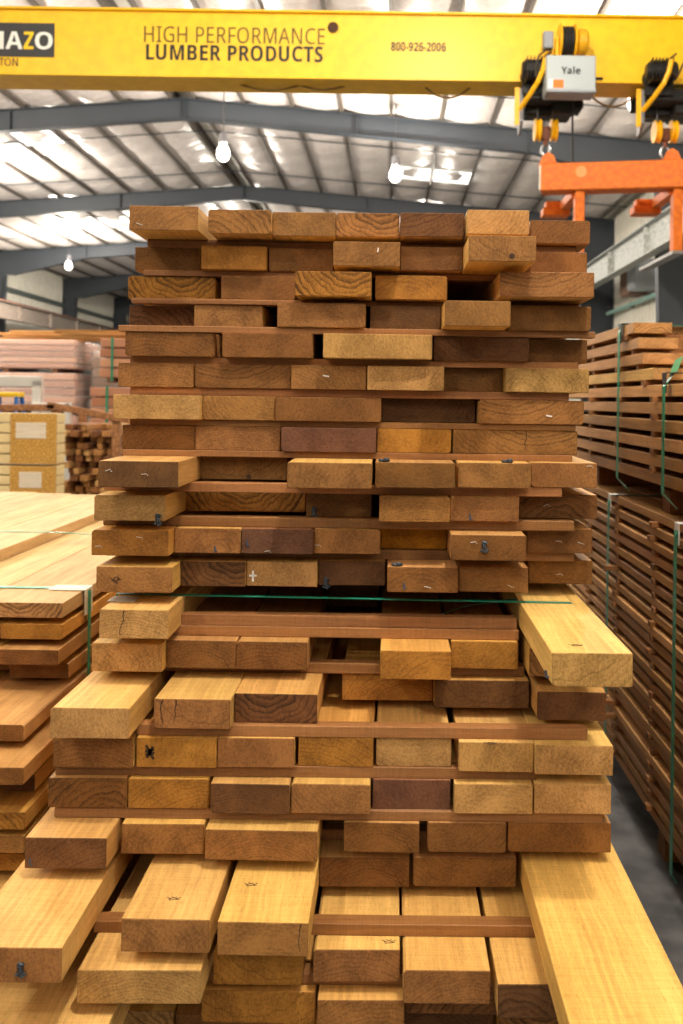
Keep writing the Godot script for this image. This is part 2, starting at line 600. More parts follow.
func make_hall() -> void:
	var conc := worn(Color(0.27, 0.275, 0.285), Color(0.40, 0.40, 0.405), 0.35, 0.75, 0.0, 4, 0.25)
	var fl := structure("floor", "dark grey worn concrete floor of the warehouse")
	var mid := (X_LEFT + X_RIGHT) / 2
	pbox(fl, "slab", Vector3(mid, -0.1, -(Z_NEAR + Z_FAR) / 2), Vector3(X_RIGHT - X_LEFT + 1.0, 0.2, Z_FAR - Z_NEAR + 1.0), conc, 0.002)
	var sheet := worn(Color(0.88, 0.87, 0.82), Color(0.93, 0.92, 0.88), 0.2, 0.5, 0.0, 6)
	var len := Z_FAR - Z_NEAR
	# corrugated side walls: sheets between the frames, each with ribs
	for side in [0, 1]:
		var x := X_LEFT if side == 0 else X_RIGHT
		var s := 1.0 if side == 0 else -1.0
		var w := structure("wall_left" if side == 0 else "wall_right", "off-white corrugated steel side wall of the warehouse")
		pbox(w, "backing", Vector3(x - s * 0.16, 3.3, -(Z_NEAR + Z_FAR) / 2), Vector3(0.2, 6.9, len + 1.0), sheet, 0.002)
		var rib := begin()
		for k in 24:
			bx(rib, Vector3(s * 0.02, 0, -3.6 + k * 0.3), Vector3(0.05, 6.5, 0.07), 0.02)
		var rm := rib.commit()
		var z := -19.0 + 3.75
		while z < Z_FAR:
			inst(rm, "ribbed_sheet", sheet, w, Transform3D(Basis.IDENTITY, Vector3(x - s * 0.06, 3.25, -z)))
			z += 7.5
		for gy in ([1.2, 2.6, 3.7, 5.3] if side == 0 else [1.2, 2.7]):
			pbox(w, "girt", Vector3(x + s * 0.06, gy, -(Z_NEAR + Z_FAR) / 2), Vector3(0.1, 0.16, len), paint(Color(0.42, 0.46, 0.45), 0.5, 0.2), 0.01)
	for e in [[Z_FAR + 0.1, "wall_far", "dim grey far end wall of the warehouse"], [Z_NEAR - 0.1, "wall_near", "off-white end wall of the warehouse behind the photographer"]]:
		var w := structure(e[1], e[2])
		pbox(w, "backing", Vector3(mid, 3.6, -e[0]), Vector3(X_RIGHT - X_LEFT + 0.6, 7.8, 0.2), sheet, 0.002)
	# roof: two slopes, quilted insulation hung between purlins
	var roof := structure("ceiling", "white quilted insulation between grey purlins under a low-pitched roof")
	for s in [-1.0, 1.0]:
		var run: float = (RIDGE - X_LEFT) if s < 0 else (X_RIGHT - RIDGE)
		run += 0.4
		pbox(roof, "roof_deck", Vector3(RIDGE + s * run / 2, roof_y(RIDGE + s * run / 2) + 0.09, -(Z_NEAR + Z_FAR) / 2), Vector3(run / cos(0.078) + 0.02, 0.1, len + 1.0), sheet, 0.002, Basis(Vector3(0, 0, 1), -s * 0.0778))
	var quilt := quilt_mesh(0.915, 7.5)
	var vinyl := worn(Color(0.91, 0.87, 0.85), Color(0.95, 0.93, 0.92), 0.8, 0.34, 0.0, 12)
	var steel := paint(Color(0.40, 0.37, 0.34), 0.5, 0.1)
	var ng := 0
	for s in [-1.0, 1.0]:
		for k in 11:
			var xp: float = RIDGE + s * (0.22 + k * 0.915)
			if xp < X_LEFT or xp > X_RIGHT:
				continue
			var tilt := Basis(Vector3(0, 0, 1), -s * 0.0778)
			var pst := begin()   # Z-section purlin
			bx(pst, Vector3(0, 0, 0), Vector3(0.012, 0.2, len), 0.002)
			bx(pst, Vector3(0.03, 0.095, 0), Vector3(0.065, 0.012, len), 0.002)
			bx(pst, Vector3(-0.025, -0.095, 0), Vector3(0.055, 0.012, len), 0.002)
			commit(pst, "purlin", steel, roof, Transform3D(tilt, Vector3(xp, roof_y(xp) - 0.09, -(Z_NEAR + Z_FAR) / 2)))
			var xm: float = xp + s * 0.4575
			if xm < X_LEFT or xm > X_RIGHT:
				continue
			var z := Z_NEAR + 3.75
			while z < Z_FAR:
				inst(quilt, "insulation_panel", vinyl, roof, Transform3D(tilt, Vector3(xm, roof_y(xm) - 0.085, -z)))
				z += 7.5
	# steel frames
	var dark := paint(Color(0.215, 0.24, 0.27), 0.5, 0.1)
	var zs := [-11.5, -4.0, 3.5, 11.0, 18.5, 26.0, 33.5, 41.0, 48.5]
	var where := ["far behind the photographer", "close behind the photographer", "just past the photographer, overhead", "just behind the yellow crane", "second beyond the crane, with lamp glow", "third beyond the crane, low over the stack", "fourth beyond the crane, above the wrapped bundles", "fifth beyond the crane, at the left wall", "deepest in the hall by the far left wall"]
	for i in zs.size():
		steel_frame(zs[i], "dark grey tapered steel roof frame " + where[i], dark)
	# thin sag rods running across the purlins
	for i in 5:
		var z: float = [14.5, 16.6, 20.6, 24.2, 31.2][i]
		var o := thing("bracing_rod", "thin dark rod under the purlins, %s from the crane" % ORD[i], "rod", Vector3(RIDGE, 0, -z), 0, "rods under the roof")
		for s in [-1.0, 1.0]:
			var st := begin()
			tube(st, [Vector3(0, roof_y(RIDGE) - 0.21, 0), Vector3(s * 9.6, roof_y(RIDGE + s * 9.6) - 0.21, 0)], 0.012, 5)
			commit(st, "rod_half", dark, o)
	# translucent roof panels: daylight comes through them
	var k := 1
	for a in [[0.40, 22.9, 1.2, 3.0], [1.31, 22.9, 1.2, 3.0], [-7.36, 20.3, 1.4, 4.0], [-8.28, 21.4, 1.4, 4.0], [-8.28, 29.8, 1.6, 5.0], [-9.19, 29.6, 1.6, 5.0], [-7.36, 29.8, 3.0, 5.0], [-8.28, 37.2, 3.0, 5.0], [-9.19, 44.3, 3.0, 5.0], [-8.28, 13.2, 2.6, 6.0], [-9.19, 13.2, 2.6, 6.0],
			[-1.43, 4.6, 3.0, 6.0], [1.31, -1.0, 3.0, 7.0], [-5.53, 0.5, 3.0, 6.0], [-1.43, -7.5, 3.0, 6.0]]:
		skylight(k, a[0], a[1], a[2], a[3])
		k += 1
	# crane runways on both sides
	for s in [-1.0, 1.0]:
		var x := 4.62 if s > 0 else -12.45
		var o := thing("crane_runway", "pale grey steel runway beam on the aisle side wall" if s > 0 else "grey runway beam with rusty red top along the far left wall", "crane runway", Vector3(x, 4.28 if s > 0 else 4.02, -(Z_NEAR + Z_FAR) / 2), 0, "crane runways")
		var pale := worn(Color(0.55, 0.57, 0.56), Color(0.72, 0.73, 0.71), 1.0, 0.5, 0.1, 21)
		var l := len - 2.0
		if s < 0:
			pale = worn(Color(0.50, 0.44, 0.40), Color(0.66, 0.62, 0.58), 1.0, 0.5, 0.1, 23)
		pbox(o, "bottom_flange", Vector3(0, 0.012, 0), Vector3(0.22, 0.024, l), pale, 0.003)
		pbox(o, "web", Vector3(0, 0.28, 0), Vector3(0.02, 0.52, l), pale, 0.003)
		pbox(o, "top_flange", Vector3(0, 0.548, 0), Vector3(0.24, 0.024, l), pale, 0.003)
		pbox(o, "rail", Vector3(0, 0.59, 0), Vector3(0.06, 0.06, l), worn(Color(0.45, 0.22, 0.14), Color(0.58, 0.34, 0.24), 3.0, 0.6, 0.2, 22), 0.008)
		for i in 24:
			pbox(o, "stiffener", Vector3(-0.06 * s, 0.28, -l / 2 + 1.0 + i * 3.0), Vector3(0.1, 0.5, 0.015), pale, 0.002)
	# cabinet and pipes on the aisle side wall
	var cab := thing("electrical_cabinet", "light grey wall cabinet below the runway beam with a brown side panel", "cabinet", Vector3(5.44, 4.08, -21.8))
	pbox(cab, "body", Vector3(0, 0.33, 0), Vector3(0.5, 0.66, 0.6), paint(Color(0.66, 0.69, 0.72), 0.45, 0.1), 0.02)
	pbox(cab, "side_panel", Vector3(0.0, 0.33, -0.75), Vector3(0.45, 0.75, 0.8), worn(Color(0.42, 0.30, 0.22), Color(0.52, 0.40, 0.32), 2.0), 0.02)
	pbox(cab, "door", Vector3(-0.26, 0.33, 0), Vector3(0.02, 0.58, 0.52), paint(Color(0.70, 0.73, 0.76), 0.45, 0.1), 0.008)
	var pst2 := begin()
	tube(pst2, [Vector3(0, 0.65, 0.2), Vector3(0, 1.3, 0.2)], 0.03, 8)
	commit(pst2, "conduit", paint(Color(0.55, 0.56, 0.57), 0.4, 0.6), cab)
	var pipe := thing("wall_pipe", "pale green pipe running along the aisle side wall below the cabinet", "pipe", Vector3(5.6, 3.93, -24.0))
	var ps := begin()
	tube(ps, [Vector3(0, 0, -8), Vector3(0, 0, 4)], 0.05, 10)
	commit(ps, "run", paint(Color(0.60, 0.76, 0.72), 0.4, 0.1), pipe)
	for i in 5:
		pbox(pipe, "bracket", Vector3(0.04, 0, -7.0 + i * 2.5), Vector3(0.12, 0.14, 0.05), steel, 0.005)


func quilt_mesh(w: float, l: float) -> Mesh:
	# blanket sagging between two purlins, pinched by bands across it
	var nx := 8
	var nz := 96
	var g := FastNoiseLite.new()
	g.seed = 5
	g.frequency = 1.4
	var pts := []
	for j in nz + 1:
		var row := []
		for i in nx + 1:
			var u := i / float(nx)
			var v := j / float(nz)
			var sag := sin(u * PI)
			var z := -l / 2 + l * v
			var pinch := 0.55 + 0.45 * absf(sin(z * PI / 1.25))
			row.append(Vector3((u - 0.5) * w, -0.03 - 0.075 * sag * pinch - 0.03 * g.get_noise_2d(u * 1.2, z * 3.0) * sag, z))
		pts.append(row)
	var st := begin()
	st.set_smooth_group(0)
	for j in nz:
		for i in nx:
			var q := [pts[j][i], pts[j][i + 1], pts[j + 1][i + 1], pts[j + 1][i]]
			for k in [0, 1, 2, 0, 2, 3]:
				st.set_uv(Vector2(q[k].x, q[k].z))
				st.add_vertex(q[k])
	st.generate_normals()
	return st.commit()


func steel_frame(z: float, label: String, m: Material) -> void:
	var o := thing("steel_frame", label, "roof frame", Vector3(0, 0, -z), 0, "steel roof frames")
	for s in [-1.0, 1.0]:
		var xw := X_LEFT if s < 0 else X_RIGHT
		var yr := roof_y(RIDGE) - 0.2
		var yw := roof_y(xw) - 0.2
		var wide := 0.55 if s < 0 else 0.9
		var deep_r := 0.36
		var deep_w := 0.75
		var xk: float = xw - s * 3.2   # the haunch deepens towards the wall
		var yk := roof_y(xk) - 0.2
		var st := begin()
		prism(st, [Vector2(RIDGE, yr), Vector2(xw, yw), Vector2(xw, yw - deep_w), Vector2(xw - s * 0.8, yw - deep_w), Vector2(xk, yk - 0.40), Vector2(RIDGE, yr - deep_r)], -0.01, 0.01)
		# flanges
		for e in [[Vector2(RIDGE, yr), Vector2(xw, yw)], [Vector2(RIDGE, yr - deep_r), Vector2(xk, yk - 0.40)], [Vector2(xk, yk - 0.40), Vector2(xw - s * 0.8, yw - deep_w)]]:
			var a: Vector2 = e[0]
			var b: Vector2 = e[1]
			var d := b - a
			bx(st, Vector3((a.x + b.x) / 2, (a.y + b.y) / 2, 0), Vector3(d.length(), 0.016, 0.2), 0.002, Basis(Vector3(0, 0, 1), atan2(d.y * s, d.x * s)))
		commit(st, "rafter", m, o)
		st = begin()
		prism(st, [Vector2(xw, 0), Vector2(xw, yw - deep_w), Vector2(xw - s * wide, yw - deep_w), Vector2(xw - s * (wide - 0.15), 0)], -0.01, 0.01)
		var ca := Vector2(xw - s * (wide - 0.15), 0)
		var cb := Vector2(xw - s * wide, yw - deep_w)
		bx(st, Vector3((ca.x + cb.x) / 2, (ca.y + cb.y) / 2, 0), Vector3(0.016, (cb - ca).length(), 0.22), 0.002, Basis(Vector3(0, 0, 1), atan2((ca - cb).x, (cb - ca).y)))
		bx(st, Vector3(xw - s * 0.02, (yw - deep_w) / 2, 0), Vector3(0.016, yw - deep_w, 0.22), 0.002)
		commit(st, "column", m, o)
		for f in [0.0, 3.2, 6.4]:
			var xs: float = RIDGE + s * (f + 0.012)
			pbox(o, "stiffener_plate", Vector3(xs, roof_y(xs) - 0.2 - deep_r / 2, 0), Vector3(0.014, deep_r, 0.19), m, 0.002)


func skylight(k: int, x: float, z: float, l: float, e: float) -> void:
	var o := structure("window_%d" % k, "bright translucent daylight panel set between two purlins", Vector3(x, roof_y(x) - 0.15, -z))
	o.rotation.z = 0.0778 * (-1.0 if x > RIDGE else 1.0)
	pbox(o, "translucent_sheet", Vector3.ZERO, Vector3(0.84, 0.03, l), glow(Color(1.0, 0.99, 0.96), 2.2), 0.006)
	for s in [-1.0, 1.0]:
		pbox(o, "frame_rail", Vector3(0, -0.005, s * (l / 2 + 0.02)), Vector3(0.86, 0.05, 0.04), paint(Color(0.75, 0.75, 0.74), 0.5), 0.004)
	var a := AreaLight3D.new()
	a.name = "daylight"
	a.area_size = Vector2(0.82, l)
	a.area_normalize_energy = true
	a.light_energy = e
	a.light_color = Color(1.0, 0.985, 0.95)
	a.area_range = 90.0
	a.shadow_enabled = true
	a.position = Vector3(0, -0.03, 0)
	a.rotation.x = -PI / 2
	o.add_child(a)


# ------------------------------------------------------------------ bridge crane

func sign_text(parent: Node, called: String, text: String, m: Material, x0: float, x1: float, y0: float, y1: float, z: float, weight := 400) -> void:
	var f := SystemFont.new()
	f.font_names = PackedStringArray(["Droid Sans"])
	f.font_weight = weight
	var t := TextMesh.new()
	t.text = text
	t.font = f
	t.font_size = 64
	t.pixel_size = 0.01
	t.depth = 0.02
	t.curve_step = 1.0
	var b := t.get_aabb()
	var sx := (x1 - x0) / b.size.x
	var sy := (y1 - y0) / b.size.y
	inst(t, called, m, parent, Transform3D(Basis.from_scale(Vector3(sx, sy, 0.2)), Vector3(x0 - b.position.x * sx, y0 - b.position.y * sy, z)))


# hall x, y at depth z (metres) for a pixel; used to size the crane lettering from measurements
func hall_at(px: float, py: float, z: float) -> Vector2:
	var d := level(px, py)
	return Vector2(d.x / F * z, EYE - d.y / F * z)


func make_crane() -> void:
	var z := 9.0
	var o := thing("bridge_crane", "bright yellow box girder of the overhead crane with black lettering", "crane", Vector3(0, 4.51, -z))
	var yel := worn(Color(0.94, 0.74, 0.0), Color(0.97, 0.78, 0.02), 0.6, 0.42, 0.0, 31)
	var x0 := -12.25
	var x1 := 4.42
	var st := begin()
	bx(st, Vector3((x0 + x1) / 2, 0.29, -0.21), Vector3(x1 - x0, 0.58, 0.38), 0.004)
	commit(st, "girder", yel, o)
	pbox(o, "bottom_flange", Vector3((x0 + x1) / 2, -0.008, -0.21), Vector3(x1 - x0, 0.018, 0.44), yel, 0.003)
	pbox(o, "top_flange", Vector3((x0 + x1) / 2, 0.59, -0.21), Vector3(x1 - x0, 0.02, 0.46), yel, 0.003)
	for x in [x0 - 0.2, x1 + 0.2]:
		pbox(o, "end_truck", Vector3(x, 0.54 if x > 0 else 0.42, -0.21), Vector3(0.22, 0.26 if x > 0 else 0.5, 2.6), yel, 0.02)
		pbox(o, "end_bracket", Vector3(x + (0.12 if x < 0 else -0.12), 0.5, -0.21), Vector3(0.3, 0.16, 0.38), yel, 0.01)
	var dark := paint(Color(0.13, 0.12, 0.07), 0.6)
	var zf := -0.018
	var words := [["lettering", "HIGH PERFORMANCE", 144, 325, 26, 42, 300], ["lettering", "LUMBER PRODUCTS", 146, 323, 44, 60, 800], ["lettering", "800-926-2006", 391, 446, 42, 51, 700], ["lettering", "TON", -1, 18, 58, 66, 500]]
	for a in words:
		var p := hall_at(a[2], a[5], z + 0.02)
		var q := hall_at(a[3], a[4], z + 0.02)
		var tilt := 0.0
		sign_text(o, a[0], a[1], dark if a[6] != 300 else paint(Color(0.36, 0.30, 0.04), 0.6), p.x, q.x, p.y - 4.51 + tilt, p.y - 4.51 + (a[5] - a[4]) / F * z, zf, a[6])
	var lp := hall_at(54, 56, z + 0.01)
	var lq := hall_at(-70, 21, z + 0.01)
	pbox(o, "logo_plate", Vector3((lp.x + lq.x) / 2, (lp.y + lq.y) / 2 - 4.51 - 0.006, -0.016), Vector3(lp.x - lq.x, 34 / F * z, 0.006), paint(Color(0.20, 0.20, 0.20), 0.55), 0.001)
	var white := paint(Color(0.93, 0.93, 0.90), 0.5)
	var yb := lp.y - 4.51
	for a in [["M", -22, 3, 0], ["A", 5, 22, 0], ["Z", 23, 33, 1], ["O", 34.5, 52, 0]]:
		var p := hall_at(a[1], 50, z)
		var q := hall_at(a[2], 50, z)
		sign_text(o, "logo_letter", a[0], white if a[3] == 0 else paint(Color(0.98, 0.80, 0.05), 0.5), p.x, q.x, yb + 6.5 / F * z, yb + 24.0 / F * z, -0.011, 700)
	st = begin()
	lathe(st, [Vector2(0, 0.0), Vector2(0.045, 0.0), Vector2(0.05, 0.012), Vector2(0.03, 0.02), Vector2(0.0, 0.01)], 16, Transform3D(Basis(Vector3(1, 0, 0), PI / 2), Vector3(hall_at(333, 27, z).x, hall_at(333, 27, z).y - 4.51, -0.02)))
	commit(st, "drain_plug", paint(Color(0.28, 0.16, 0.06), 0.7), o)
	# loose cables drooping under the girder
	for c in [[240, 300, 0.05], [425, 470, 0.10], [300, 345, 0.04], [585, 640, 0.16]]:
		var a := hall_at(c[0], 90, z + 0.2)
		var b := hall_at(c[1], 90, z + 0.2)
		var path := []
		for i in 13:
			var u := i / 12.0
			path.append(Vector3(lerpf(a.x, b.x, u), -0.01 - c[2] * 4 * u * (1 - u), -0.2))
		st = begin()
		tube(st, path, 0.01, 6)
		commit(st, "cable", paint(Color(0.45, 0.33, 0.12), 0.7), o)
	hoist(hall_at(553, 90, 8.75).x, "yellow and black chain hoist with a grey control box on the crane girder", true)
	hoist(hall_at(678, 90, 8.75).x, "black and yellow chain hoist trolley above the aisle end of the orange beam", false)


func hoist(x: float, label: String, with_box: bool) -> void:
	# x: the load line; hangs on the girder's bottom flange (y 4.49), girder face at z -9
	var o := thing("hoist", label, "hoist", Vector3(x, 4.02, -9.2), 0, "hoists on the crane girder")
	var blk := worn(Color(0.07, 0.07, 0.07), Color(0.17, 0.16, 0.15), 4.0, 0.5, 0.3, 41)
	var yel := paint(Color(0.96, 0.72, 0.06), 0.4)
	var gry := paint(Color(0.60, 0.63, 0.66), 0.45, 0.1)
	# trolley: side plates with wheels on both flanges
	for s in [-1.0, 1.0]:
		var side := pbox(o, "trolley_plate", Vector3(-0.12, 0.45, s * 0.27), Vector3(0.26, 0.22, 0.03), blk, 0.01)
		for k in [-1.0, 1.0]:
			var st := begin()
			lathe(st, [Vector2(0, -0.03), Vector2(0.07, -0.03), Vector2(0.075, 0), Vector2(0.07, 0.03), Vector2(0, 0.03)], 16, Transform3D(Basis(Vector3(1, 0, 0), PI / 2), Vector3(k * 0.07, 0.06, -s * 0.04)))
			commit(st, "wheel", blk, side)
	var mo := begin()   # travel motor standing in front of the girder
	lathe(mo, [Vector2(0, -0.14), Vector2(0.07, -0.14), Vector2(0.085, -0.12), Vector2(0.085, 0.1), Vector2(0.06, 0.13), Vector2(0, 0.13)], 16, Transform3D(Basis(Vector3(0, 0, 1), PI / 2), Vector3(-0.14, 0.52, 0.40)))
	for k in 7:
		bx(mo, Vector3(-0.23 + k * 0.03, 0.52, 0.40), Vector3(0.006, 0.19, 0.19), 0.002)
	commit(mo, "travel_motor", blk, o)
	# hoist body under the girder
	var st := begin()
	bx(st, Vector3(0.02, 0.36, 0.02), Vector3(0.46, 0.13, 0.46), 0.02)
	bx(st, Vector3(0.14, 0.26, 0.02), Vector3(0.2, 0.12, 0.34), 0.02)
	bx(st, Vector3(-0.05, 0.27, -0.06), Vector3(0.3, 0.1, 0.2), 0.02)
	for k in 6:
		bx(st, Vector3(0.26 + k * 0.012, 0.34, 0.02), Vector3(0.005, 0.16, 0.3), 0.002)
	commit(st, "gear_case", blk, o)
	st = begin()
	prism(st, [Vector2(0.1, 0.42), Vector2(-0.1, 0.42), Vector2(-0.1, 0.12), Vector2(0.02, 0.04), Vector2(0.1, 0.04)], -0.012, 0.012, Transform3D(Basis(Vector3(0, 1, 0), PI / 2), Vector3(-0.24, 0, 0.1)))
	commit(st, "guard_plate", paint(Color(0.50, 0.51, 0.52), 0.5, 0.2), o)
	pbox(o, "warning_strip", Vector3(-0.285, 0.25, 0.21), Vector3(0.045, 0.34, 0.012), yel, 0.003)
	# rope falls and the two hook sheaves
	for k in [-1.0, 1.0]:
		st = begin()
		tube(st, [Vector3(k * 0.075, 0.3, 0.05), Vector3(k * 0.075, 0.12, 0.05)], 0.006, 6)
		commit(st, "hoist_rope", paint(Color(0.45, 0.45, 0.46), 0.4, 0.7), o)
		st = begin()
		lathe(st, [Vector2(0, -0.03), Vector2(0.1, -0.03), Vector2(0.105, -0.02), Vector2(0.085, 0), Vector2(0.105, 0.02), Vector2(0.1, 0.03), Vector2(0, 0.03)], 24, Transform3D(Basis(Vector3(0, 0, 1), PI / 2), Vector3(k * 0.075, 0.08, 0.05)))
		commit(st, "sheave", yel, o)
	st = begin()
	bx(st, Vector3(0, 0.05, 0.05), Vector3(0.08, 0.12, 0.06), 0.01)
	tube(st, [Vector3(0, 0.0, 0.05), Vector3(0, -0.06, 0.05)], 0.022, 8)
	commit(st, "hook_block", worn(Color(0.35, 0.19, 0.12), Color(0.5, 0.3, 0.2), 6.0, 0.6, 0.3, 43), o)
	st = begin()
	var ring := []
	for i in 21:
		var a := TAU * i / 20.0
		ring.append(Vector3(0.038 * cos(a), -0.11 + 0.055 * sin(a), 0.05))
	tube(st, ring, 0.013, 8)
	commit(st, "shackle", paint(Color(0.62, 0.62, 0.63), 0.35, 0.8), o)
	# yellow sleeved cable
	st = begin()
	tube(st, [Vector3(-0.27, 0.2, 0.3), Vector3(-0.2, 0.29, 0.42), Vector3(-0.14, 0.38, 0.5), Vector3(-0.1, 0.48, 0.52), Vector3(-0.08, 0.58, 0.52)], 0.022, 8)
	commit(st, "sleeved_cable", yel, o)
	st = begin()
	tube(st, [Vector3(-0.02, 0.66, 0.46), Vector3(-0.06, 0.63, 0.42), Vector3(-0.1, 0.6, 0.46), Vector3(-0.08, 0.56, 0.52)], 0.009, 6)
	tube(st, [Vector3(-0.1, 0.5, 0.5), Vector3(-0.02, 0.44, 0.5), Vector3(0.03, 0.56, 0.5)], 0.011, 6)
	commit(st, "cable", paint(Color(0.25, 0.17, 0.12), 0.6), o)
	if not with_box:
		return
	st = begin()
	tube(st, [Vector3(0.235, 0.3, 0.1), Vector3(0.24, -0.1, 0.1), Vector3(0.25, -0.3, 0.08), Vector3(0.34, -0.36, 0.0), Vector3(0.42, -0.42, -0.1)], 0.01, 6)
	commit(st, "pendant_cable", paint(Color(0.1, 0.1, 0.1), 0.6), o)
	# control box
	var box := inst(box_mesh(Vector3(0.43, 0.32, 0.22), 0.01), "control_box", paint(Color(0.66, 0.70, 0.71), 0.4, 0.1), o, Transform3D(Basis.IDENTITY, Vector3(0.13, 0.42, 0.5)))
	pbox(box, "cover_flange", Vector3(0, -0.155, 0.02), Vector3(0.43, 0.03, 0.24), gry, 0.008)
	sign_text(box, "lettering", "Yale", paint(Color(0.05, 0.09, 0.06), 0.5), -0.085, 0.08, -0.005, 0.06, 0.112, 900)
	pbox(box, "warning_label", Vector3(-0.11, -0.09, 0.111), Vector3(0.09, 0.07, 0.002), paint(Color(0.98, 0.45, 0.05), 0.5), 0.0005)
	pbox(box, "paper_label", Vector3(-0.175, -0.09, 0.111), Vector3(0.035, 0.075, 0.002), paint(Color(0.9, 0.9, 0.88), 0.5), 0.0005)
	pbox(o, "conduit_stub", Vector3(0.39, 0.43, 0.45), Vector3(0.1, 0.025, 0.03), blk, 0.008)
	# cable reel
	var reel := Vector3(0.12, 0.76, 0.42)
	for k in [-1.0, 1.0]:
		st = begin()
		lathe(st, [Vector2(0, -0.008), Vector2(0.15, -0.008), Vector2(0.155, 0), Vector2(0.15, 0.008), Vector2(0, 0.008)], 28, Transform3D(Basis(Vector3(0, 0, 1), PI / 2), reel + Vector3(k * 0.065, 0, 0)))
		commit(st, "reel_flange", yel, o)
	st = begin()
	var prof := [Vector2(0, -0.05)]
	for i in 9:
		prof.append(Vector2(0.125 + 0.01 * (i % 2), -0.05 + i * 0.0125))
	prof.append(Vector2(0, 0.05))
	lathe(st, prof, 28, Transform3D(Basis(Vector3(0, 0, 1), PI / 2), reel))
	commit(st, "wound_cable", paint(Color(0.1, 0.09, 0.08), 0.6), o)
	st = begin()
	lathe(st, [Vector2(0, -0.05), Vector2(0.09, -0.05), Vector2(0.11, -0.03), Vector2(0.11, 0.03), Vector2(0.09, 0.05), Vector2(0, 0.05)], 24, Transform3D(Basis(Vector3(0, 0, 1), PI / 2), reel + Vector3(0.13, 0, 0)))
	commit(st, "spring_drum", worn(Color(0.80, 0.58, 0.06), Color(0.9, 0.68, 0.1), 3.0, 0.4, 0.0, 44), o)
	st = begin()
	bx(st, reel + Vector3(-0.09, -0.11, 0.0), Vector3(0.025, 0.28, 0.1), 0.006)
	bx(st, reel + Vector3(0.0, -0.17, 0.0), Vector3(0.2, 0.025, 0.14), 0.006)
	commit(st, "reel_bracket", yel, o)
	pbox(o, "junction_box", reel + Vector3(-0.17, 0.0, 0.02), Vector3(0.09, 0.15, 0.09), paint(Color(0.52, 0.54, 0.56), 0.45, 0.1), 0.008)
	st = begin()
	tube(st, [reel + Vector3(-0.17, -0.07, 0.04), reel + Vector3(-0.25, -0.14, 0.06), reel + Vector3(-0.28, -0.24, 0.06), reel + Vector3(-0.27, -0.34, 0.06)], 0.01, 6)
	commit(st, "cable", paint(Color(0.2, 0.16, 0.1), 0.6), o)


func make_spreader() -> void:
	var z := 9.15
	var a := hall_at(543, 185, z - 0.11)
	var o := thing("spreader_beam", "orange lifting spreader beam with L-shaped forks hung from the crane hoists", "lifting beam", Vector3(a.x, 0, -z), -0.19)
	var org := worn(Color(0.82, 0.39, 0.0), Color(0.88, 0.46, 0.0), 1.5, 0.6, 0.0, 51)
	var y0 := 3.52
	var h := 0.25
	var l := 2.75
	pbox(o, "beam", Vector3(l / 2, y0 + h / 2, 0), Vector3(l, h, 0.22), org, 0.01)
	pbox(o, "end_cap", Vector3(-0.008, y0 + h / 2, 0), Vector3(0.016, h - 0.02, 0.2), paint(Color(0.90, 0.86, 0.78), 0.5), 0.004)
	var st := begin()
	lathe(st, [Vector2(0, 0), Vector2(0.055, 0), Vector2(0.05, 0.006), Vector2(0, 0.006)], 20, Transform3D(Basis(Vector3(1, 0, 0), PI / 2), Vector3(0.36, y0 + 0.16, 0.11)))
	commit(st, "access_plate", paint(Color(0.95, 0.55, 0.25), 0.5), o)
	for x in [0.06, 1.16]:
		st = begin()
		prism(st, [Vector2(-0.09, 0), Vector2(0.09, 0), Vector2(0.05, 0.1), Vector2(0.0, 0.13), Vector2(-0.05, 0.1)], -0.012, 0.012, Transform3D(Basis.IDENTITY, Vector3(x, y0 + h - 0.005, 0)))
		commit(st, "lifting_lug", org, o)
	for x in [0.8, 1.0, 1.5, 1.7]:
		pbox(o, "weld_plate", Vector3(x, y0 + h, 0), Vector3(0.05, 0.02, 0.1), org, 0.006)
	for i in 3:
		var xf: float = [0.34, 1.20, 2.2][i]
		var fork := Node3D.new()
		fork.name = "fork"
		fork.rotation.y = 0.19
		fork.position = Vector3(xf, 0, 0)
		o.add_child(fork, true)
		pbox(fork, "leg", Vector3(0, (y0 + 2.96) / 2, 0.02), Vector3(0.085, y0 - 2.96, 0.12), org, 0.006)
		pbox(fork, "foot", Vector3(0, 2.95, -0.52), Vector3(0.095, 0.035, 1.2), paint(Color(0.55, 0.54, 0.53), 0.45, 0.5), 0.005)
		pbox(fork, "arm", Vector3(-0.02, y0 - 0.005, -0.45), Vector3(0.09, 0.09, 0.9), org, 0.006)
		st = begin()
		bx(st, Vector3(-0.1, y0 - 0.06, -0.7), Vector3(0.26, 0.08, 0.2), 0.008)
		bx(st, Vector3(-0.1, y0 + 0.01, -0.7), Vector3(0.2, 0.07, 0.14), 0.008)
		commit(st, "arm_block", org, fork)
		st = begin()
		prism(st, [Vector2(0.0, 0), Vector2(0.16, 0), Vector2(0.0, -0.28)], -0.012, 0.012, Transform3D(Basis(Vector3(0, 1, 0), PI / 2), Vector3(0.03, y0, 0.02)))
		commit(st, "gusset", org, fork)


# ------------------------------------------------------------------ the tall stack

# bottom height of each layer, counted from the top
var LAYER_Y := [1.941, 1.873, 1.810, 1.7475, 1.684, 1.620, 1.5535, 1.490, 1.4265, 1.357, 1.286, 1.216,
	1.137, 1.0605, 0.984, 0.9075, 0.831, 0.7545, 0.678, 0.6015, 0.525]
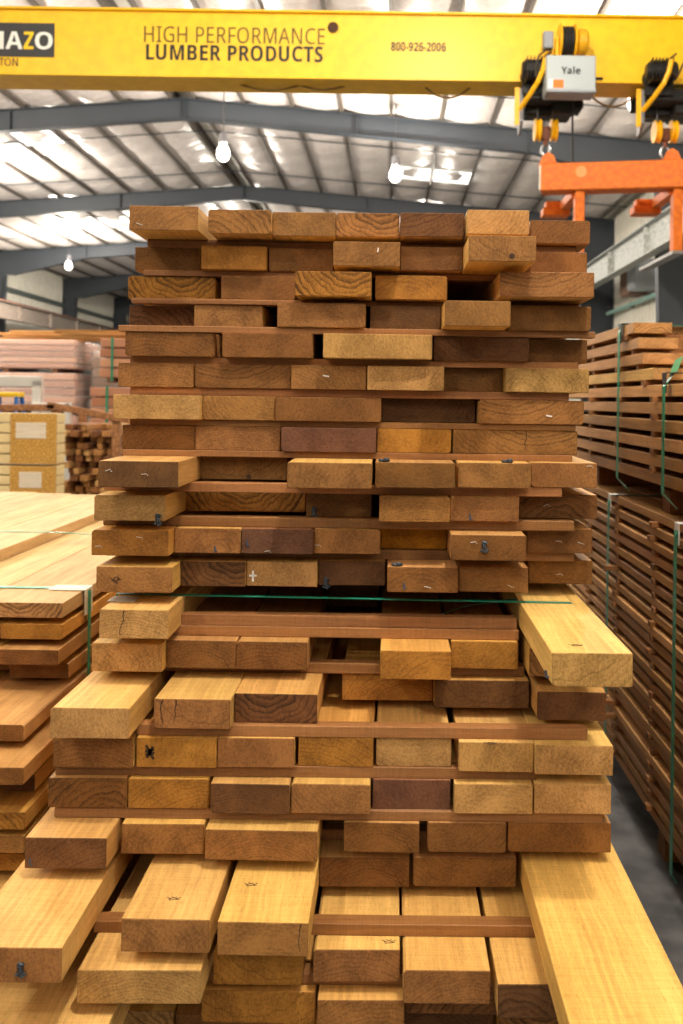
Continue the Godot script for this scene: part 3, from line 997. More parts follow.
# each board: left and right edge in pixels at its sawn end, tone, depth of that end in front of the lens plane, (end grain tile)
var LAYERS := [
	[[129, 198, "t", 2.00], [208, 271, "t", 2.04], [271, 336, "t", 2.07], [336, 400, "t", 2.08], [400, 464, "d", 2.08, 9], [467, 529, "y", 2.05], [530, 590, "b", 2.17]],
	[[135, 200, "b", 2.10], [201, 266, "o", 2.08, 4], [269, 333, "b", 2.11], [333, 400, "t", 2.03], [400, 463, "b", 2.10], [468.5, 536, "t", 1.96, 2], [530, 587, "b", 2.18]],
	[[128, 215, "o", 2.08, 5], [221, 295, "b", 2.08, 0], [295, 371, "o", 2.01], [375, 447, "o", 2.08], [500, 594, "t", 2.03]],
	[[129, 194, "d", 2.06, 13], [194, 262, "t", 2.05], [277, 365, "t", 2.02, 11], [370, 441, "d", 2.09], [444.5, 510.5, "t", 1.99], [510, 591, "b", 2.11]],
	[[125, 213, "b", 2.06], [222, 312, "b", 2.05, 0], [323, 432, "y", 2.03, 7], [434, 529, "d", 2.07, 2], [529, 587, "b", 2.12]],
	[[118, 193, "t", 2.07], [195, 291, "b", 2.07, 9], [291, 366, "t", 2.06, 6], [367, 444, "y", 2.05], [444, 505, "b", 2.11], [505.5, 589, "y", 2.06, 8]],
	[[113, 200, "y", 2.05, 0], [200, 275, "t", 2.07], [275, 381, "b", 2.06, 7], [381, 475, "d", 2.12], [479, 584, "t", 2.07, 9]],
	[[122, 195, "b", 2.08, 6], [195, 280, "t", 2.08, 12], [281, 376, "r", 2.06, 0], [377, 451, "o", 2.08, 4], [453, 577, "t", 2.08, 9]],
	[[98, 178, "d", 1.973, 4], [195, 287, "t", 2.17, 2], [287, 371, "t", 1.95, 8], [375, 455, "b", 1.96, 3], [458, 531, "t", 1.96, 11], [531, 597, "t", 1.97, 7]],
	[[94, 165, "y", 2.00, 3], [184, 305, "o", 2.17, 5], [306, 371, "b", 2.07], [379, 450, "t", 1.98], [450, 519, "t", 1.99, 3], [519, 597, "b", 2.04, 13]],
	[[91, 168, "o", 2.005, 11], [170, 240, "t", 2.04], [241, 313, "r", 2.03, 0], [314, 380, "t", 2.03, 7], [381, 448, "O", 2.10, 4], [451, 526, "b", 1.944, 3], [527, 592, "b", 2.04]],
	[[96, 172, "t", 1.985, 3], [176, 245, "d", 2.05, 5], [246, 317, "y", 2.05, 7], [317, 385, "d", 2.06, 4], [387, 458, "b", 1.985], [459, 528, "b", 1.99, 11], [529, 592, "b", 2.08]],
	[[99, 168, "y", 1.93, 12], [551.5, 632.8, "y", 1.605, 2]],
	[[91.5, 162, "y", 1.976, 8], [163, 236, "b", 2.0, 6], [236, 307, "b", 1.99, 1], [312, 378, "t", 2.6], [380, 451, "o", 1.92], [451, 518, "o", 1.996], [529, 600, "t", 1.94]],
	[[50, 129, "y", 1.81, 7], [153.5, 230, "t", 1.863, 2], [230, 317, "d", 1.897, 5], [342, 434, "o", 2.04, 6], [434, 529, "d", 1.99, 2], [537, 606, "d", 1.912, 4]],
	[[53, 133, "t", 1.874, 1], [136, 216, "o", 1.874, 4], [216.5, 294, "t", 1.874, 7], [298, 373, "o", 1.88], [376, 451, "y", 1.88, 3], [459, 533.5, "y", 1.852, 7], [535, 613, "y", 1.837, 8]],
	[[48, 126, "b", 1.877, 13], [128, 208, "o", 1.873, 1], [210, 289, "d", 1.848, 12], [291, 370, "t", 1.848, 3], [372.5, 450, "r", 1.87, 4], [454, 532.5, "y", 1.848, 11], [534, 611, "y", 1.848, 7]],
	[[24.5, 106, "d", 1.794, 1], [121, 203.5, "t", 1.853, 8], [204.5, 317, "t", 1.826, 12], [343.5, 419, "b", 1.859, 6], [427.5, 506, "b", 1.859, 3], [508, 611, "b", 1.86, 7]],
	[[-46, 61, "t", 1.574, 7], [120.7, 209, "t", 1.66, 8], [217, 308, "t", 1.65, 11], [318, 409, "b", 1.884, 6], [413, 516, "b", 1.884, 3], [580, 721, "Y", 1.3, 7]],
	[[-40, 62, "b", 1.74], [77, 200, "y", 1.645, 12], [213, 301, "o", 1.698, 2], [313, 399.5, "t", 1.707, 1], [403, 490, "t", 1.645, 12], [497.6, 570, "d", 1.606, 13]],
	[[-70, 84, "y", 1.50, 7], [100, 197, "d", 1.80, 2], [201, 315, "o", 1.716, 2], [317, 404, "t", 1.69, 1], [405, 560, "b", 1.74, 13]],
]

func make_main_stack() -> void:
	var boards := []
	for r in LAYERS.size():
		var upper := r < 12
		var t := 0.050 if upper else 0.055
		var y: float = LAYER_Y[r]
		var row := []
		for b in LAYERS[r]:
			var zc: float = b[3]
			var dy := (EYE - y) * F / zc
			if absf(dy) > 60.0:   # the depths were read off the tilted picture
				zc *= dy / (dy - ((b[0] + b[1]) / 2 - AXIS) * ROLL)
			var p0 := at_pixel(b[0], HORIZON + dy, zc)
			var p1 := at_pixel(b[1], HORIZON + dy, zc)
			row.append({"x0": p0.x, "x1": p1.x, "z": -zc, "zc": zc, "tone": b[2], "tile": b[4] if b.size() > 4 else -1})
		# boards run straight back side by side: where a recessed one would reach behind its neighbour, it is narrower
		for i in row.size() - 1:
			var a: Dictionary = row[i]
			var c: Dictionary = row[i + 1]
			if a.x1 > c.x0 - 0.0012:
				if a.z > c.z:
					c.x0 = a.x1 + 0.0012
				else:
					a.x1 = c.x0 - 0.0012
		boards.append([])
		for i in row.size():
			var d: Dictionary = row[i]
			var k := row.size() - 1 - i
			var label := "%s board, %s from the aisle in the %s layer of the tall stack" % [TONES[d.tone][2], ORD[k], ORD[r]]
			if d.x1 - d.x0 < 0.03:
				continue
			var o := put_board(d.x0, d.x1, y, t, d.z, 3.0 + rng.randf_range(-0.15, 0.1), d.tone, "lumber_board", label, "board", "boards of the tall stack", rng.randf_range(-0.02, 0.02), d.tile)
			boards[r].append([o, d])
	# the rest of the lower bundle down to its bearers, out of the picture
	for r in 5:
		var y := 0.4485 - r * 0.0765
		for i in 5:
			var x := -0.60 + i * 0.205
			put_board(x, x + 0.2, y, 0.055, -1.85 - rng.randf() * 0.1, 3.0, ["t", "y", "b", "o", "d"][(i + r) % 5], "lumber_board", "%s board, %s from the aisle in the %s layer of the tall stack" % [TONES[["t", "y", "b", "o", "d"][(i + r) % 5]][2], ORD[4 - i], ORD[21 + r]], "board", "boards of the tall stack")
	for i in 3:
		var z: float = -2.1 - i * 1.1
		var o := put_strip(-0.6, 0.44, 0.0, 0.1425, z, 0.1, "square timber bearer under the tall stack, %s from its front" % ORD[i], "bearers under the tall stack")
		o.name = numbered("timber_bearer")
		o.set_meta("category", "bearer")
	# spacer strips: [layer above, left px, right px, depth, thickness limit]
	var strips := [[0, 147, 577, 2.15], [1, 143, 580, 2.14], [2, 131, 580, 2.11], [3, 118, 596, 2.055], [4, 130, 578, 2.085], [5, 130, 569, 2.08], [6, 130, 575, 2.085], [7, 122, 572, 2.075], [8, 104, 562, 2.03], [9, 103, 575, 2.03], [10, 106, 575, 2.08],
		[12, 112, 519, 2.02], [13, 97, 524, 2.035], [14, 136, 588, 1.872], [15, 55, 536, 1.872], [16, 54, 604, 1.862], [17, 66, 560, 1.95], [18, 93, 560, 1.748], [19, 100, 560, 1.73]]
	for s in strips:
		var r: int = s[0]
		var t := 0.050 if r + 1 < 12 else 0.055
		var y: float = LAYER_Y[r + 1] + t
		var h: float = LAYER_Y[r] - y - 0.0004
		var py: float = HORIZON + (EYE - y) * F / s[3]
		var a := at_pixel(s[1], py, s[3])
		var b := at_pixel(s[2], py, s[3])
		var turn := rng.randf_range(-0.012, 0.012)
		put_strip(a.x, b.x, y + 0.0002, h, a.z, 0.033, "reddish spacer strip under the %s layer of the tall stack, at its front" % ORD[r], "front spacer strips of the tall stack", turn)
		put_strip(-0.58, 0.40, y + 0.0002, h, -3.6, 0.033, "reddish spacer strip under the %s layer of the tall stack, deep inside" % ORD[r], "inner spacer strips of the tall stack")
	# between the two bundles, and a second strip lying on the first
	var y12 := 1.192
	put_strip(-0.58, 0.40, y12 + 0.0002, 0.0235, -2.75, 0.04, "spacer strip between upper and lower bundle of the tall stack, nearer one", "strips between the bundles")
	put_strip(-0.58, 0.40, y12 + 0.0002, 0.0235, -3.9, 0.04, "spacer strip between upper and lower bundle of the tall stack, farther one", "strips between the bundles")
	var pa := at_pixel(181, 625, 2.02)
	var pb := at_pixel(517, 625, 2.02)
	put_strip(pa.x, pb.x, 1.1373, 0.022, pa.z - 0.001, 0.033, "reddish spacer strip lying doubled on another below the green strap", "front spacer strips of the tall stack", 0.004)
	# boards lying far back in the open layer between the bundles
	for i in 3:
		var x: float = [-0.31, -0.12, 0.06][i]
		put_board(x, x + 0.17, 1.1372, 0.054, -3.3, 1.6, ["t", "y", "t"][i], "lumber_board", "set-back board deep in the open gap below the green strap, %s from the aisle" % ["third", "second", "first"][i], "board", "boards of the tall stack")
	# the lower bundle's strap, its protector and loose tail
	var sp := thing("packing_strap", "green plastic strap stretched across the gap between upper and lower bundle", "strap", Vector3.ZERO, 0, "green packing straps")
	var st := begin()
	var l0 := at_pixel(117, 600.5, 2.05)
	var l1 := at_pixel(571, 601, 2.02)
	l0.y = 1.1935
	l1.y = 1.1935
	ribbon(st, [l0 + Vector3(0, -0.05, 0), l0, l1, l1 + Vector3(0, -0.05, 0)], Vector3(0, 0, 1), 0.014)
	commit(st, "band", paint(Color(0.05, 0.48, 0.38), 0.35), sp)
	st = begin()
	ribbon(st, [at_pixel(516, 599, 2.06), at_pixel(488, 602.5, 2.1), at_pixel(462, 607, 2.12), at_pixel(440, 615, 2.13), at_pixel(434, 618, 2.13)], Vector3(0, 0.4, 1), 0.013)
	commit(st, "loose_tail", paint(Color(0.04, 0.36, 0.26), 0.35), sp)
	var ep := thing("edge_protector", "grey-white cardboard edge protector under the strap on the split-ended left board", "protector", at_pixel(124, 602, 2.0) * Vector3(1, 0, 1) + Vector3(0, 1.1921, 0), 0, "strap edge protectors")
	pbox(ep, "flap", Vector3(0, 0.0006, 0), Vector3(0.055, 0.001, 0.05), paint(Color(0.78, 0.76, 0.70), 0.7), 0.0003)
	# small things on the sawn ends
	mark_boards(boards)


func mark_boards(boards: Array) -> void:
	var dark := paint(Color(0.10, 0.10, 0.11), 0.5)
	var metal := paint(Color(0.80, 0.79, 0.76), 0.35, 0.6)
	var chalk := paint(Color(0.92, 0.91, 0.88), 0.8)
	var ink := paint(Color(0.16, 0.12, 0.09), 0.8)
	# [layer, board counted from the left, kind, px, py]
	for a in [[8, 0, "staple", 108, 470], [8, 0, "staple", 144, 474], [8, 3, "clip_top", 384, 465], [8, 4, "clip_top", 508, 461], [8, 1, "knot", 249, 477], [8, 5, "staple", 589, 466],
			[9, 0, "clip", 158, 522], [9, 2, "clip", 314, 513], [9, 2, "tail", 314, 513], [9, 4, "scuff", 470, 517], [9, 5, "staple", 546, 505],
			[10, 0, "staple", 98, 546], [10, 0, "staple", 139, 537], [10, 1, "scuff", 215, 549], [10, 2, "scuff", 247, 543], [10, 2, "staple", 267, 551], [10, 3, "staple", 317, 545], [10, 5, "clip", 484, 547], [10, 5, "staple", 473, 542], [10, 6, "staple", 558, 541], [10, 6, "staple", 580, 543],
			[11, 2, "cross", 253, 576], [11, 3, "clip", 326, 583], [11, 4, "clip_top", 397, 563], [11, 4, "scuff", 404, 586], [11, 4, "staple", 427, 587], [11, 5, "staple", 510, 586], [11, 6, "staple", 559, 574], [11, 0, "squiggle", 116, 580],
			[12, 1, "pencil", 576, 645], [12, 1, "scuff", 546, 674], [15, 1, "star", 150, 752], [15, 5, "pencil", 491, 743],
			[18, 0, "clip", 21, 969], [18, 1, "pencil", 174, 898], [18, 2, "pencil", 251, 884], [19, 3, "pencil", 389, 941], [17, 0, "scuff", 30, 862],
			[7, 4, "crack", 526, 439], [12, 0, "crack", 124, 627], [14, 1, "crack", 176, 716], [14, 1, "crack", 163, 712], [18, 2, "crack", 301, 935], [6, 4, "chalk_dash", 549, 416], [1, 3, "chalk_dash", 378, 250], [0, 0, "staple", 139, 224], [5, 2, "chalk_dash", 326, 376], [1, 5, "knot", 512, 256]]:
		if a[1] >= boards[a[0]].size():
			continue
		var o: MeshInstance3D = boards[a[0]][a[1]][0]
		var d: Dictionary = boards[a[0]][a[1]][1]
		var p := at_pixel(a[3], a[4], d.zc) - o.position
		p.z = 0.0006
		var t := 0.05 if a[0] < 12 else 0.055
		p.y = clampf(p.y, 0.003, t - 0.003)
		var st := begin()
		match a[2]:
			"staple":
				var ang := rng.randf_range(-0.5, 0.5)
				bx(st, p + Vector3(0, 0, 0.001), Vector3(0.011, 0.0013, 0.0014), 0.0003, Basis(Vector3(0, 0, 1), ang))
				bx(st, p + Vector3(0.007, -0.002, 0.001), Vector3(0.003, 0.0012, 0.0014), 0.0003, Basis(Vector3(0, 0, 1), ang - 0.9))
				commit(st, "staple", metal, o)
			"clip":
				bx(st, p + Vector3(0.0, 0.002, 0.003), Vector3(0.008, 0.015, 0.005), 0.002, Basis(Vector3(0, 0, 1), 0.2))
				bx(st, p + Vector3(0.004, -0.008, 0.003), Vector3(0.011, 0.006, 0.005), 0.002, Basis(Vector3(0, 0, 1), 0.7))
				bx(st, p + Vector3(-0.005, -0.007, 0.003), Vector3(0.006, 0.005, 0.004), 0.001, Basis(Vector3(0, 0, 1), -0.6))
				bx(st, p + Vector3(0.001, 0.009, 0.003), Vector3(0.011, 0.006, 0.005), 0.002, Basis(Vector3(0, 0, 1), -0.2))
				commit(st, "plastic_tag_stub", worn_cached(), o).set_meta("label", "torn dark plastic tag stub")
			"clip_top":
				p.y = t + 0.003
				p.z -= 0.015
				bx(st, p, Vector3(0.022, 0.006, 0.012), 0.002, Basis(Vector3(0, 1, 0), 0.3))
				bx(st, p + Vector3(0.004, 0.002, 0.008), Vector3(0.010, 0.008, 0.008), 0.002)
				commit(st, "plastic_tag_stub", worn_cached(), o).set_meta("label", "torn dark plastic tag stub")
			"tail":
				tube(st, [p + Vector3(0, -0.008, 0.006), p + Vector3(0.004, -0.018, 0.014), p + Vector3(0.016, -0.026, 0.02), p + Vector3(0.05, -0.027, 0.02)], 0.0026, 6)
				commit(st, "tie_tail", dark, o)
			"cross":
				bx(st, p + Vector3(0, 0, 0.0004), Vector3(0.004, 0.022, 0.0008), 0.0002)
				bx(st, p + Vector3(0, 0.001, 0.0004), Vector3(0.015, 0.004, 0.0008), 0.0002)
				commit(st, "chalk_cross", chalk, o).set_meta("label", "white chalk cross")
			"chalk_dash":
				bx(st, p + Vector3(0, 0, 0.0004), Vector3(0.013 if a[0] != 1 else 0.0025, 0.003 if a[0] != 1 else 0.009, 0.0008), 0.0002, Basis(Vector3(0, 0, 1), -0.15))
				commit(st, "chalk_mark", chalk, o)
			"scuff":
				bx(st, p + Vector3(0, 0, 0.0004), Vector3(0.004, 0.013, 0.0008), 0.0002, Basis(Vector3(0, 0, 1), 0.15))
				bx(st, p + Vector3(0.002, -0.004, 0.0006), Vector3(0.006, 0.003, 0.0008), 0.0002, Basis(Vector3(0, 0, 1), -0.3))
				commit(st, "scuff_mark", paint(Color(0.22, 0.24, 0.30), 0.7), o)
			"squiggle":
				for k in 5:
					bx(st, p + Vector3(-0.006 + k * 0.003, 0.004 * sin(k * 2.1), 0.0004), Vector3(0.0016, 0.010, 0.0008), 0.0002, Basis(Vector3(0, 0, 1), 0.8 * (1 if k % 2 == 0 else -1)))
				commit(st, "pencil_mark", ink, o)
			"crack":
				var q0 := p
				q0.y = t - 0.001
				for k in 5:
					var q1 := q0 + Vector3(rng.randf_range(-0.004, 0.002), -t / 6.0, 0)
					var dd := q1 - q0
					bx(st, (q0 + q1) / 2 + Vector3(0, 0, 0.0002), Vector3(0.0016 - k * 0.00022, dd.length() + 0.0004, 0.0006), 0.0001, Basis(Vector3(0, 0, 1), atan2(-dd.x, dd.y)))
					q0 = q1
				commit(st, "crack", paint(Color(0.13, 0.08, 0.04), 0.9), o)
			"star":
				for k in 5:
					bx(st, p + Vector3(0, 0, 0.0004), Vector3(0.005, [0.03, 0.018, 0.024, 0.014, 0.02][k], 0.0008), 0.0002, Basis(Vector3(0, 0, 1), [0.5, 1.3, -0.5, 0.1, 2.3][k]))
				commit(st, "stain", paint(Color(0.24, 0.16, 0.07), 0.9), o)
			"knot":
				lathe(st, [Vector2(0, 0.0), Vector2(0.0055, 0.0), Vector2(0.004, 0.0008), Vector2(0, 0.001)], 12, Transform3D(Basis(Vector3(1, 0, 0), PI / 2), p))
				commit(st, "knot", paint(Color(0.24, 0.15, 0.09), 0.8), o)
			"pencil":
				# on the upper face: follow the pixel down to that plane
				var e := Vector3(0, EYE, 0)
				var ray := at_pixel(a[3], a[4], 1.0) - e
				var q := e + ray * ((o.position.y + t - EYE) / ray.y) - o.position
				for k in 6:
					bx(st, q + Vector3(-0.009 + k * 0.0035, 0.0003, 0.003 * sin(k * 1.9)), Vector3(0.0012, 0.0006, 0.008), 0.0002, Basis(Vector3(0, 1, 0), 0.9 * (1 if k % 2 == 0 else -1)))
				bx(st, q + Vector3(0.002, 0.0003, 0.006), Vector3(0.018, 0.0006, 0.0014), 0.0002, Basis(Vector3(0, 1, 0), 0.2))
				commit(st, "pencil_mark", ink, o)


func worn_cached() -> StandardMaterial3D:
	if not mats.has("tagstub"):
		mats["tagstub"] = worn(Color(0.10, 0.11, 0.12), Color(0.34, 0.38, 0.42), 20.0, 0.4, 0.2, 61)
	return mats["tagstub"]


# ------------------------------------------------------------------ bundles across the aisle

func make_aisle_stack() -> void:
	var xf := 0.925
	var far := 6.6
	# bearers on the floor and between the bundles
	for i in 3:
		for k in 2:
			var z: float = [2.75, 3.52, 4.72][i]
			var o := put_strip(xf + 0.05, xf + 1.1, 0.0 if k == 0 else 1.2145, 0.1335 if k == 0 else 0.083, -z + 0.045, 0.09, "square timber bearer %s, %s from its near end" % ["under the lower aisle bundle" if k == 0 else "between the two aisle bundles", ORD[i]], "bearers of the aisle bundles")
			o.name = numbered("timber_bearer")
			o.set_meta("category", "bearer")
	# lower bundle: 22 thin layers
	for r in 22:
		var y := 1.214 - 0.030 - r * 0.05
		var near := 2.35 + rng.randf_range(-0.1, 0.1)
		var x := xf + rng.randf_range(0, 0.018)
		var tone: String = ["q", "q", "p", "b", "q"][rng.randi_range(0, 4)]
		put_board(x, x + 0.14, y, 0.030, -near, far - near, tone, "lumber_board", "thin board at the aisle face of the lower strapped bundle, %s layer from its top" % ORD[r], "board", "aisle-face boards of the lower bundle")
		for k in 2:
			put_board(x + 0.145 + k * 0.43, x + 0.57 + k * 0.43, y, 0.030, -near - rng.randf_range(-0.05, 0.1), far - near - 0.1, ["q", "p"][(r + k) % 2], "lumber_board", "thin inner board of the lower strapped bundle, %s layer from its top, %s in" % [ORD[r], ORD[k + 1]], "board", "inner boards of the lower bundle")
		if r < 21:
			for c in 4:
				var z: float = [3.5, 4.06, 4.62, 2.75][c]
				var out := rng.randf_range(-0.005, 0.012) + (0.045 if rng.randf() < 0.12 else 0.0)
				put_strip(xf - out, xf + 0.95, y - 0.0198, 0.0196, -z + rng.randf_range(-0.01, 0.01), 0.032, "short spacer end in the lower strapped bundle, under its %s layer, %s column" % [ORD[r], ORD[[1, 2, 3, 0][c]]], "spacer strips of the lower bundle")
	# upper bundle: 10 layers, the topmost ones end further back
	var ends := [3.83, 3.78, 3.70, 3.56, 2.95, 2.8, 2.86, 2.7, 2.75, 2.72]
	for r in 10:
		var y := 1.912 - 0.041 - r * 0.0615
		var x := xf + rng.randf_range(0, 0.012)
		var tone: String = ["p", "p", "p", "y", "p", "p", "q", "p", "q", "q"][r]
		put_board(x, x + 0.15, y, 0.041, -ends[r], far - ends[r], tone, "lumber_board", "board at the aisle face of the upper strapped bundle, %s layer from its top" % ORD[r], "board", "aisle-face boards of the upper bundle")
		var more := 4 if r < 4 else 2
		var wide := 0.165 if r < 4 else 0.35
		for k in more:
			var e: float = ends[r] + rng.randf_range(-0.1, 0.25 if r < 4 else 0.1)
			put_board(x + 0.155 + k * (wide + 0.007), x + 0.155 + wide + k * (wide + 0.007), y, 0.041, -e, far - e, ["p", "q", "p", "b"][(k + r) % 4], "lumber_board", "inner board of the upper strapped bundle, %s layer from its top, %s in" % [ORD[r], ORD[k + 1]], "board", "inner boards of the upper bundle")
		if r < 9:
			for c in 4:
				var z: float = [3.5, 4.06, 4.62, 2.98][c]
				if c == 3 and r < 4:
					continue
				if z < ends[r] + 0.04 and r < 4:
					z = ends[r] + 0.10
				var out := rng.randf_range(-0.02, 0.012)
				put_strip(xf - out, xf + 0.7, y - 0.0203, 0.0201, -z, 0.034, "short spacer end in the upper strapped bundle, under its %s layer, %s column" % [ORD[r], ORD[[1, 2, 3, 0][c]]], "spacer strips of the upper bundle")
	# straps
	var green := paint(Color(0.05, 0.52, 0.36), 0.35)
	for a in [[4.0, 1.9135, 1.30, "upper", "farther"], [3.33, 1.6675, 1.30, "upper", "nearer"], [4.15, 1.2155, 0.10, "lower", "farther"], [3.17, 1.2155, 0.10, "lower", "nearer"]]:
		var o := thing("packing_strap", "green strap down the aisle face of the %s bundle, the %s of its two" % [a[3], a[4]], "strap", Vector3(xf, 0, -a[0]), 0, "green packing straps")
		var st := begin()
		var tail: Array = [Vector3(0.0, a[2], 0.0), Vector3(0.03, a[2] - 0.05, 0.02)] if a[3] == "upper" else [Vector3(0.0, a[2], 0.0), Vector3(0.0, a[2] - 0.02, 0.0)]
		var path := [Vector3(0.9 if a[4] == "farther" else 0.6, a[1] + 0.001, 0), Vector3(-0.006, a[1] + 0.001, 0), Vector3(-0.016, a[1] - 0.03, 0)]
		if a[4] == "nearer" and a[3] == "upper":
			path = [Vector3(0.12, a[1] + 0.1, -0.3), Vector3(0.02, a[1] + 0.035, -0.02), Vector3(-0.016, a[1] - 0.01, 0)]
		path.append(Vector3(-0.016, a[2], 0))
		tail[0].x = -0.016
		path.append(tail[1])
		ribbon(st, path, Vector3(0, 0, 1), 0.034, 0.0014)
		commit(st, "band", green, o)
	for a in [[4.0, 1.915, Color(0.25, 0.26, 0.25), "dark corner protector where the green strap crosses the upper bundle's top edge"], [3.34, 1.70, Color(0.12, 0.13, 0.12), "black corner protector under the strap on the upper bundle's fifth layer"], [4.15, 1.2165, Color(0.84, 0.84, 0.82), "white corner protector on the lower bundle's top edge, farther one"], [3.17, 1.2165, Color(0.84, 0.84, 0.82), "white corner protector on the lower bundle's top edge, nearer one"]]:
		var o := thing("edge_protector", a[3], "protector", Vector3(xf, a[1], -a[0]), 0, "strap edge protectors")
		var m := paint(a[2], 0.6)
		pbox(o, "top_flap", Vector3(0.025, 0.004, 0), Vector3(0.07, 0.003, 0.05), m, 0.001)
		pbox(o, "side_flap", Vector3(-0.0115, -0.03, 0), Vector3(0.003, 0.07, 0.05), m, 0.001)


# ------------------------------------------------------------------ bundle on the left

func make_left_stack() -> void:
	# [bottom, front depth, right edge, tone, width of the visible board]
	var rows := [[0.999, 2.74, -0.90, "b", 0.24], [0.938, 2.747, -0.90, "o", 0.17], [0.877, 2.71, -0.90, "b", 0.17], [0.816, 2.80, -0.90, "b", 0.165],
		[0.755, 2.46, -0.90, "b", 0.22], [0.694, 2.34, -0.855, "b", 0.2], [0.633, 2.46, -0.87, "d", 0.18], [0.572, 2.38, -0.865, "o", 0.2], [0.511, 2.39, -0.87, "t", 0.19], [0.45, 2.43, -0.88, "o", 0.2],
		[0.389, 2.10, -0.893, "t", 0.22], [0.328, 2.3, -0.9, "b", 0.2], [0.267, 2.3, -0.9, "t", 0.2], [0.206, 2.3, -0.9, "b", 0.2], [0.145, 2.3, -0.9, "b", 0.2]]
	for r in rows.size():
		rows[r][0] -= 0.0125
	for r in rows.size():
		var a: Array = rows[r]
		var x: float = a[2]
		for k in (6 if r == 0 else 4):
			var w: float = a[4] if k == 0 else (0.19 if r == 0 or k == 1 else 0.31)
			var z: float = a[1] + (0.0 if k == 0 else rng.randf_range(-0.06, 0.08))
			put_board(x - w, x, a[0], 0.041, -z, 5.35 - z if r < 4 else 5.2 - z, (a[3] if k == 0 else ["t", "b", "y", "t", "b"][k - 1]) if r > 0 else "w", "lumber_board", "board in the low strapped bundle left of the tall stack, %s layer, %s in" % [ORD[r], ORD[k]], "board", "boards of the low left bundle")
			x -= w + 0.003
		if r < rows.size() - 1:
			for c in 3:
				var z: float = [2.95, 4.0, 5.0][c]
				put_strip(-1.85, -0.905 if c > 0 else -0.93, a[0] - 0.0198, 0.0196, -z, 0.035, "spacer strip in the low left bundle under its %s layer, %s from its front" % [ORD[r], ORD[c]], "spacer strips of the low left bundle")
	# a part layer lying on top, set back from the edge
	for k in 4:
		var x := -1.335 - k * 0.2
		put_board(x - 0.195, x, 1.0277, 0.041, -2.6 - 0.05 * k, 2.7, ["w", "w", "w", "w"][k], "lumber_board", "loose board laid on top of the low left bundle, %s from the tall stack" % ORD[k], "board", "boards of the low left bundle")
	for k in 3:
		var z: float = [2.3, 3.6, 4.9][k]
		var o := put_strip(-1.85, -0.92, 0.0, 0.1323, -z - 0.15, 0.09, "square timber bearer under the low left bundle, %s from its front" % ORD[k], "bearers of the low left bundle")
		o.name = numbered("timber_bearer")
		o.set_meta("category", "bearer")
	var green := paint(Color(0.05, 0.55, 0.42), 0.35)
	var o := thing("packing_strap", "green strap over the near end of the low left bundle and down its side", "strap", Vector3.ZERO, 0, "green packing straps")
	var st := begin()
	ribbon(st, [Vector3(-1.33, 1.0295, -2.95), Vector3(-0.893, 1.030, -2.95), Vector3(-0.888, 1.018, -2.95), Vector3(-0.888, 0.74, -2.95)], Vector3(0, 0, 1), 0.026, 0.0014)
	commit(st, "band", green, o)
	o = thing("packing_strap", "green strap lying across the loose top boards of the low left bundle", "strap", Vector3.ZERO, 0, "green packing straps")
	st = begin()
	ribbon(st, [Vector3(-2.1, 1.0705, -3.85), Vector3(-1.33, 1.0705, -3.85), Vector3(-0.895, 1.055, -3.85), Vector3(-0.89, 0.7, -3.85)], Vector3(0, 0, 1), 0.016, 0.0014)
	commit(st, "band", green, o)
	var ep := thing("edge_protector", "white cardboard corner protector under the strap of the low left bundle", "protector", Vector3(-0.90, 1.0285, -2.95), 0, "strap edge protectors")
	var white := paint(Color(0.85, 0.83, 0.76), 0.7)
	pbox(ep, "top_flap", Vector3(-0.045, 0.002, 0), Vector3(0.11, 0.002, 0.075), white, 0.0008)
	pbox(ep, "side_flap", Vector3(0.009, -0.035, 0), Vector3(0.002, 0.075, 0.075), white, 0.0008)


# ------------------------------------------------------------------ the store on the left

func film() -> StandardMaterial3D:
	if not mats.has("film"):
		var m := StandardMaterial3D.new()
		m.transparency = BaseMaterial3D.TRANSPARENCY_ALPHA
		m.albedo_color = Color(0.97, 0.96, 0.96, 0.2)
		m.roughness = 0.12
		var n := FastNoiseLite.new()
		n.seed = 71
		n.frequency = 0.03
		var t := NoiseTexture2D.new()
		t.width = 256
		t.height = 256
		t.seamless = true
		t.noise = n
		t.as_normal_map = true
		t.bump_strength = 10.0
		m.normal_enabled = true
		m.normal_texture = t
		m.uv1_triplanar = true
		m.uv1_world_triplanar = true
		m.uv1_scale = Vector3.ONE * 2.5
		mats["film"] = m
	return mats["film"]


# a bundle of boards seen from its side; w along x, h, d along z; layers as parts
func bundle(x0: float, x1: float, y0: float, y1: float, zf: float, d: float, layers: int, label: String, wrapped: bool, warm: Array) -> Node3D:
	var o := thing("lumber_bundle", label, "lumber bundle", Vector3((x0 + x1) / 2, y0, -zf - d / 2), 0, "bundles in the store")
	var w := x1 - x0
	var pitch := (y1 - y0 - 0.06) / layers
	for i in layers:
		pbox(o, "board_layer", Vector3(rng.randf_range(-0.02, 0.02), 0.06 + pitch * (i + 0.5), 0), Vector3(w - 0.03, pitch * 0.86, d - 0.03), paint(warm[i % warm.size()], 0.7), 0.01)
	for k in 3:
		pbox(o, "bearer", Vector3(-w / 2 + w * (0.15 + 0.35 * k), 0.03, 0), Vector3(0.09, 0.06, d - 0.04), paint(Color(0.45, 0.30, 0.2), 0.8), 0.005)
	if wrapped:
		pbox(o, "plastic_wrap", Vector3(0, (y1 - y0) / 2 + 0.028, 0), Vector3(w + 0.04, y1 - y0 - 0.06, d + 0.02), film(), 0.03)
	return o


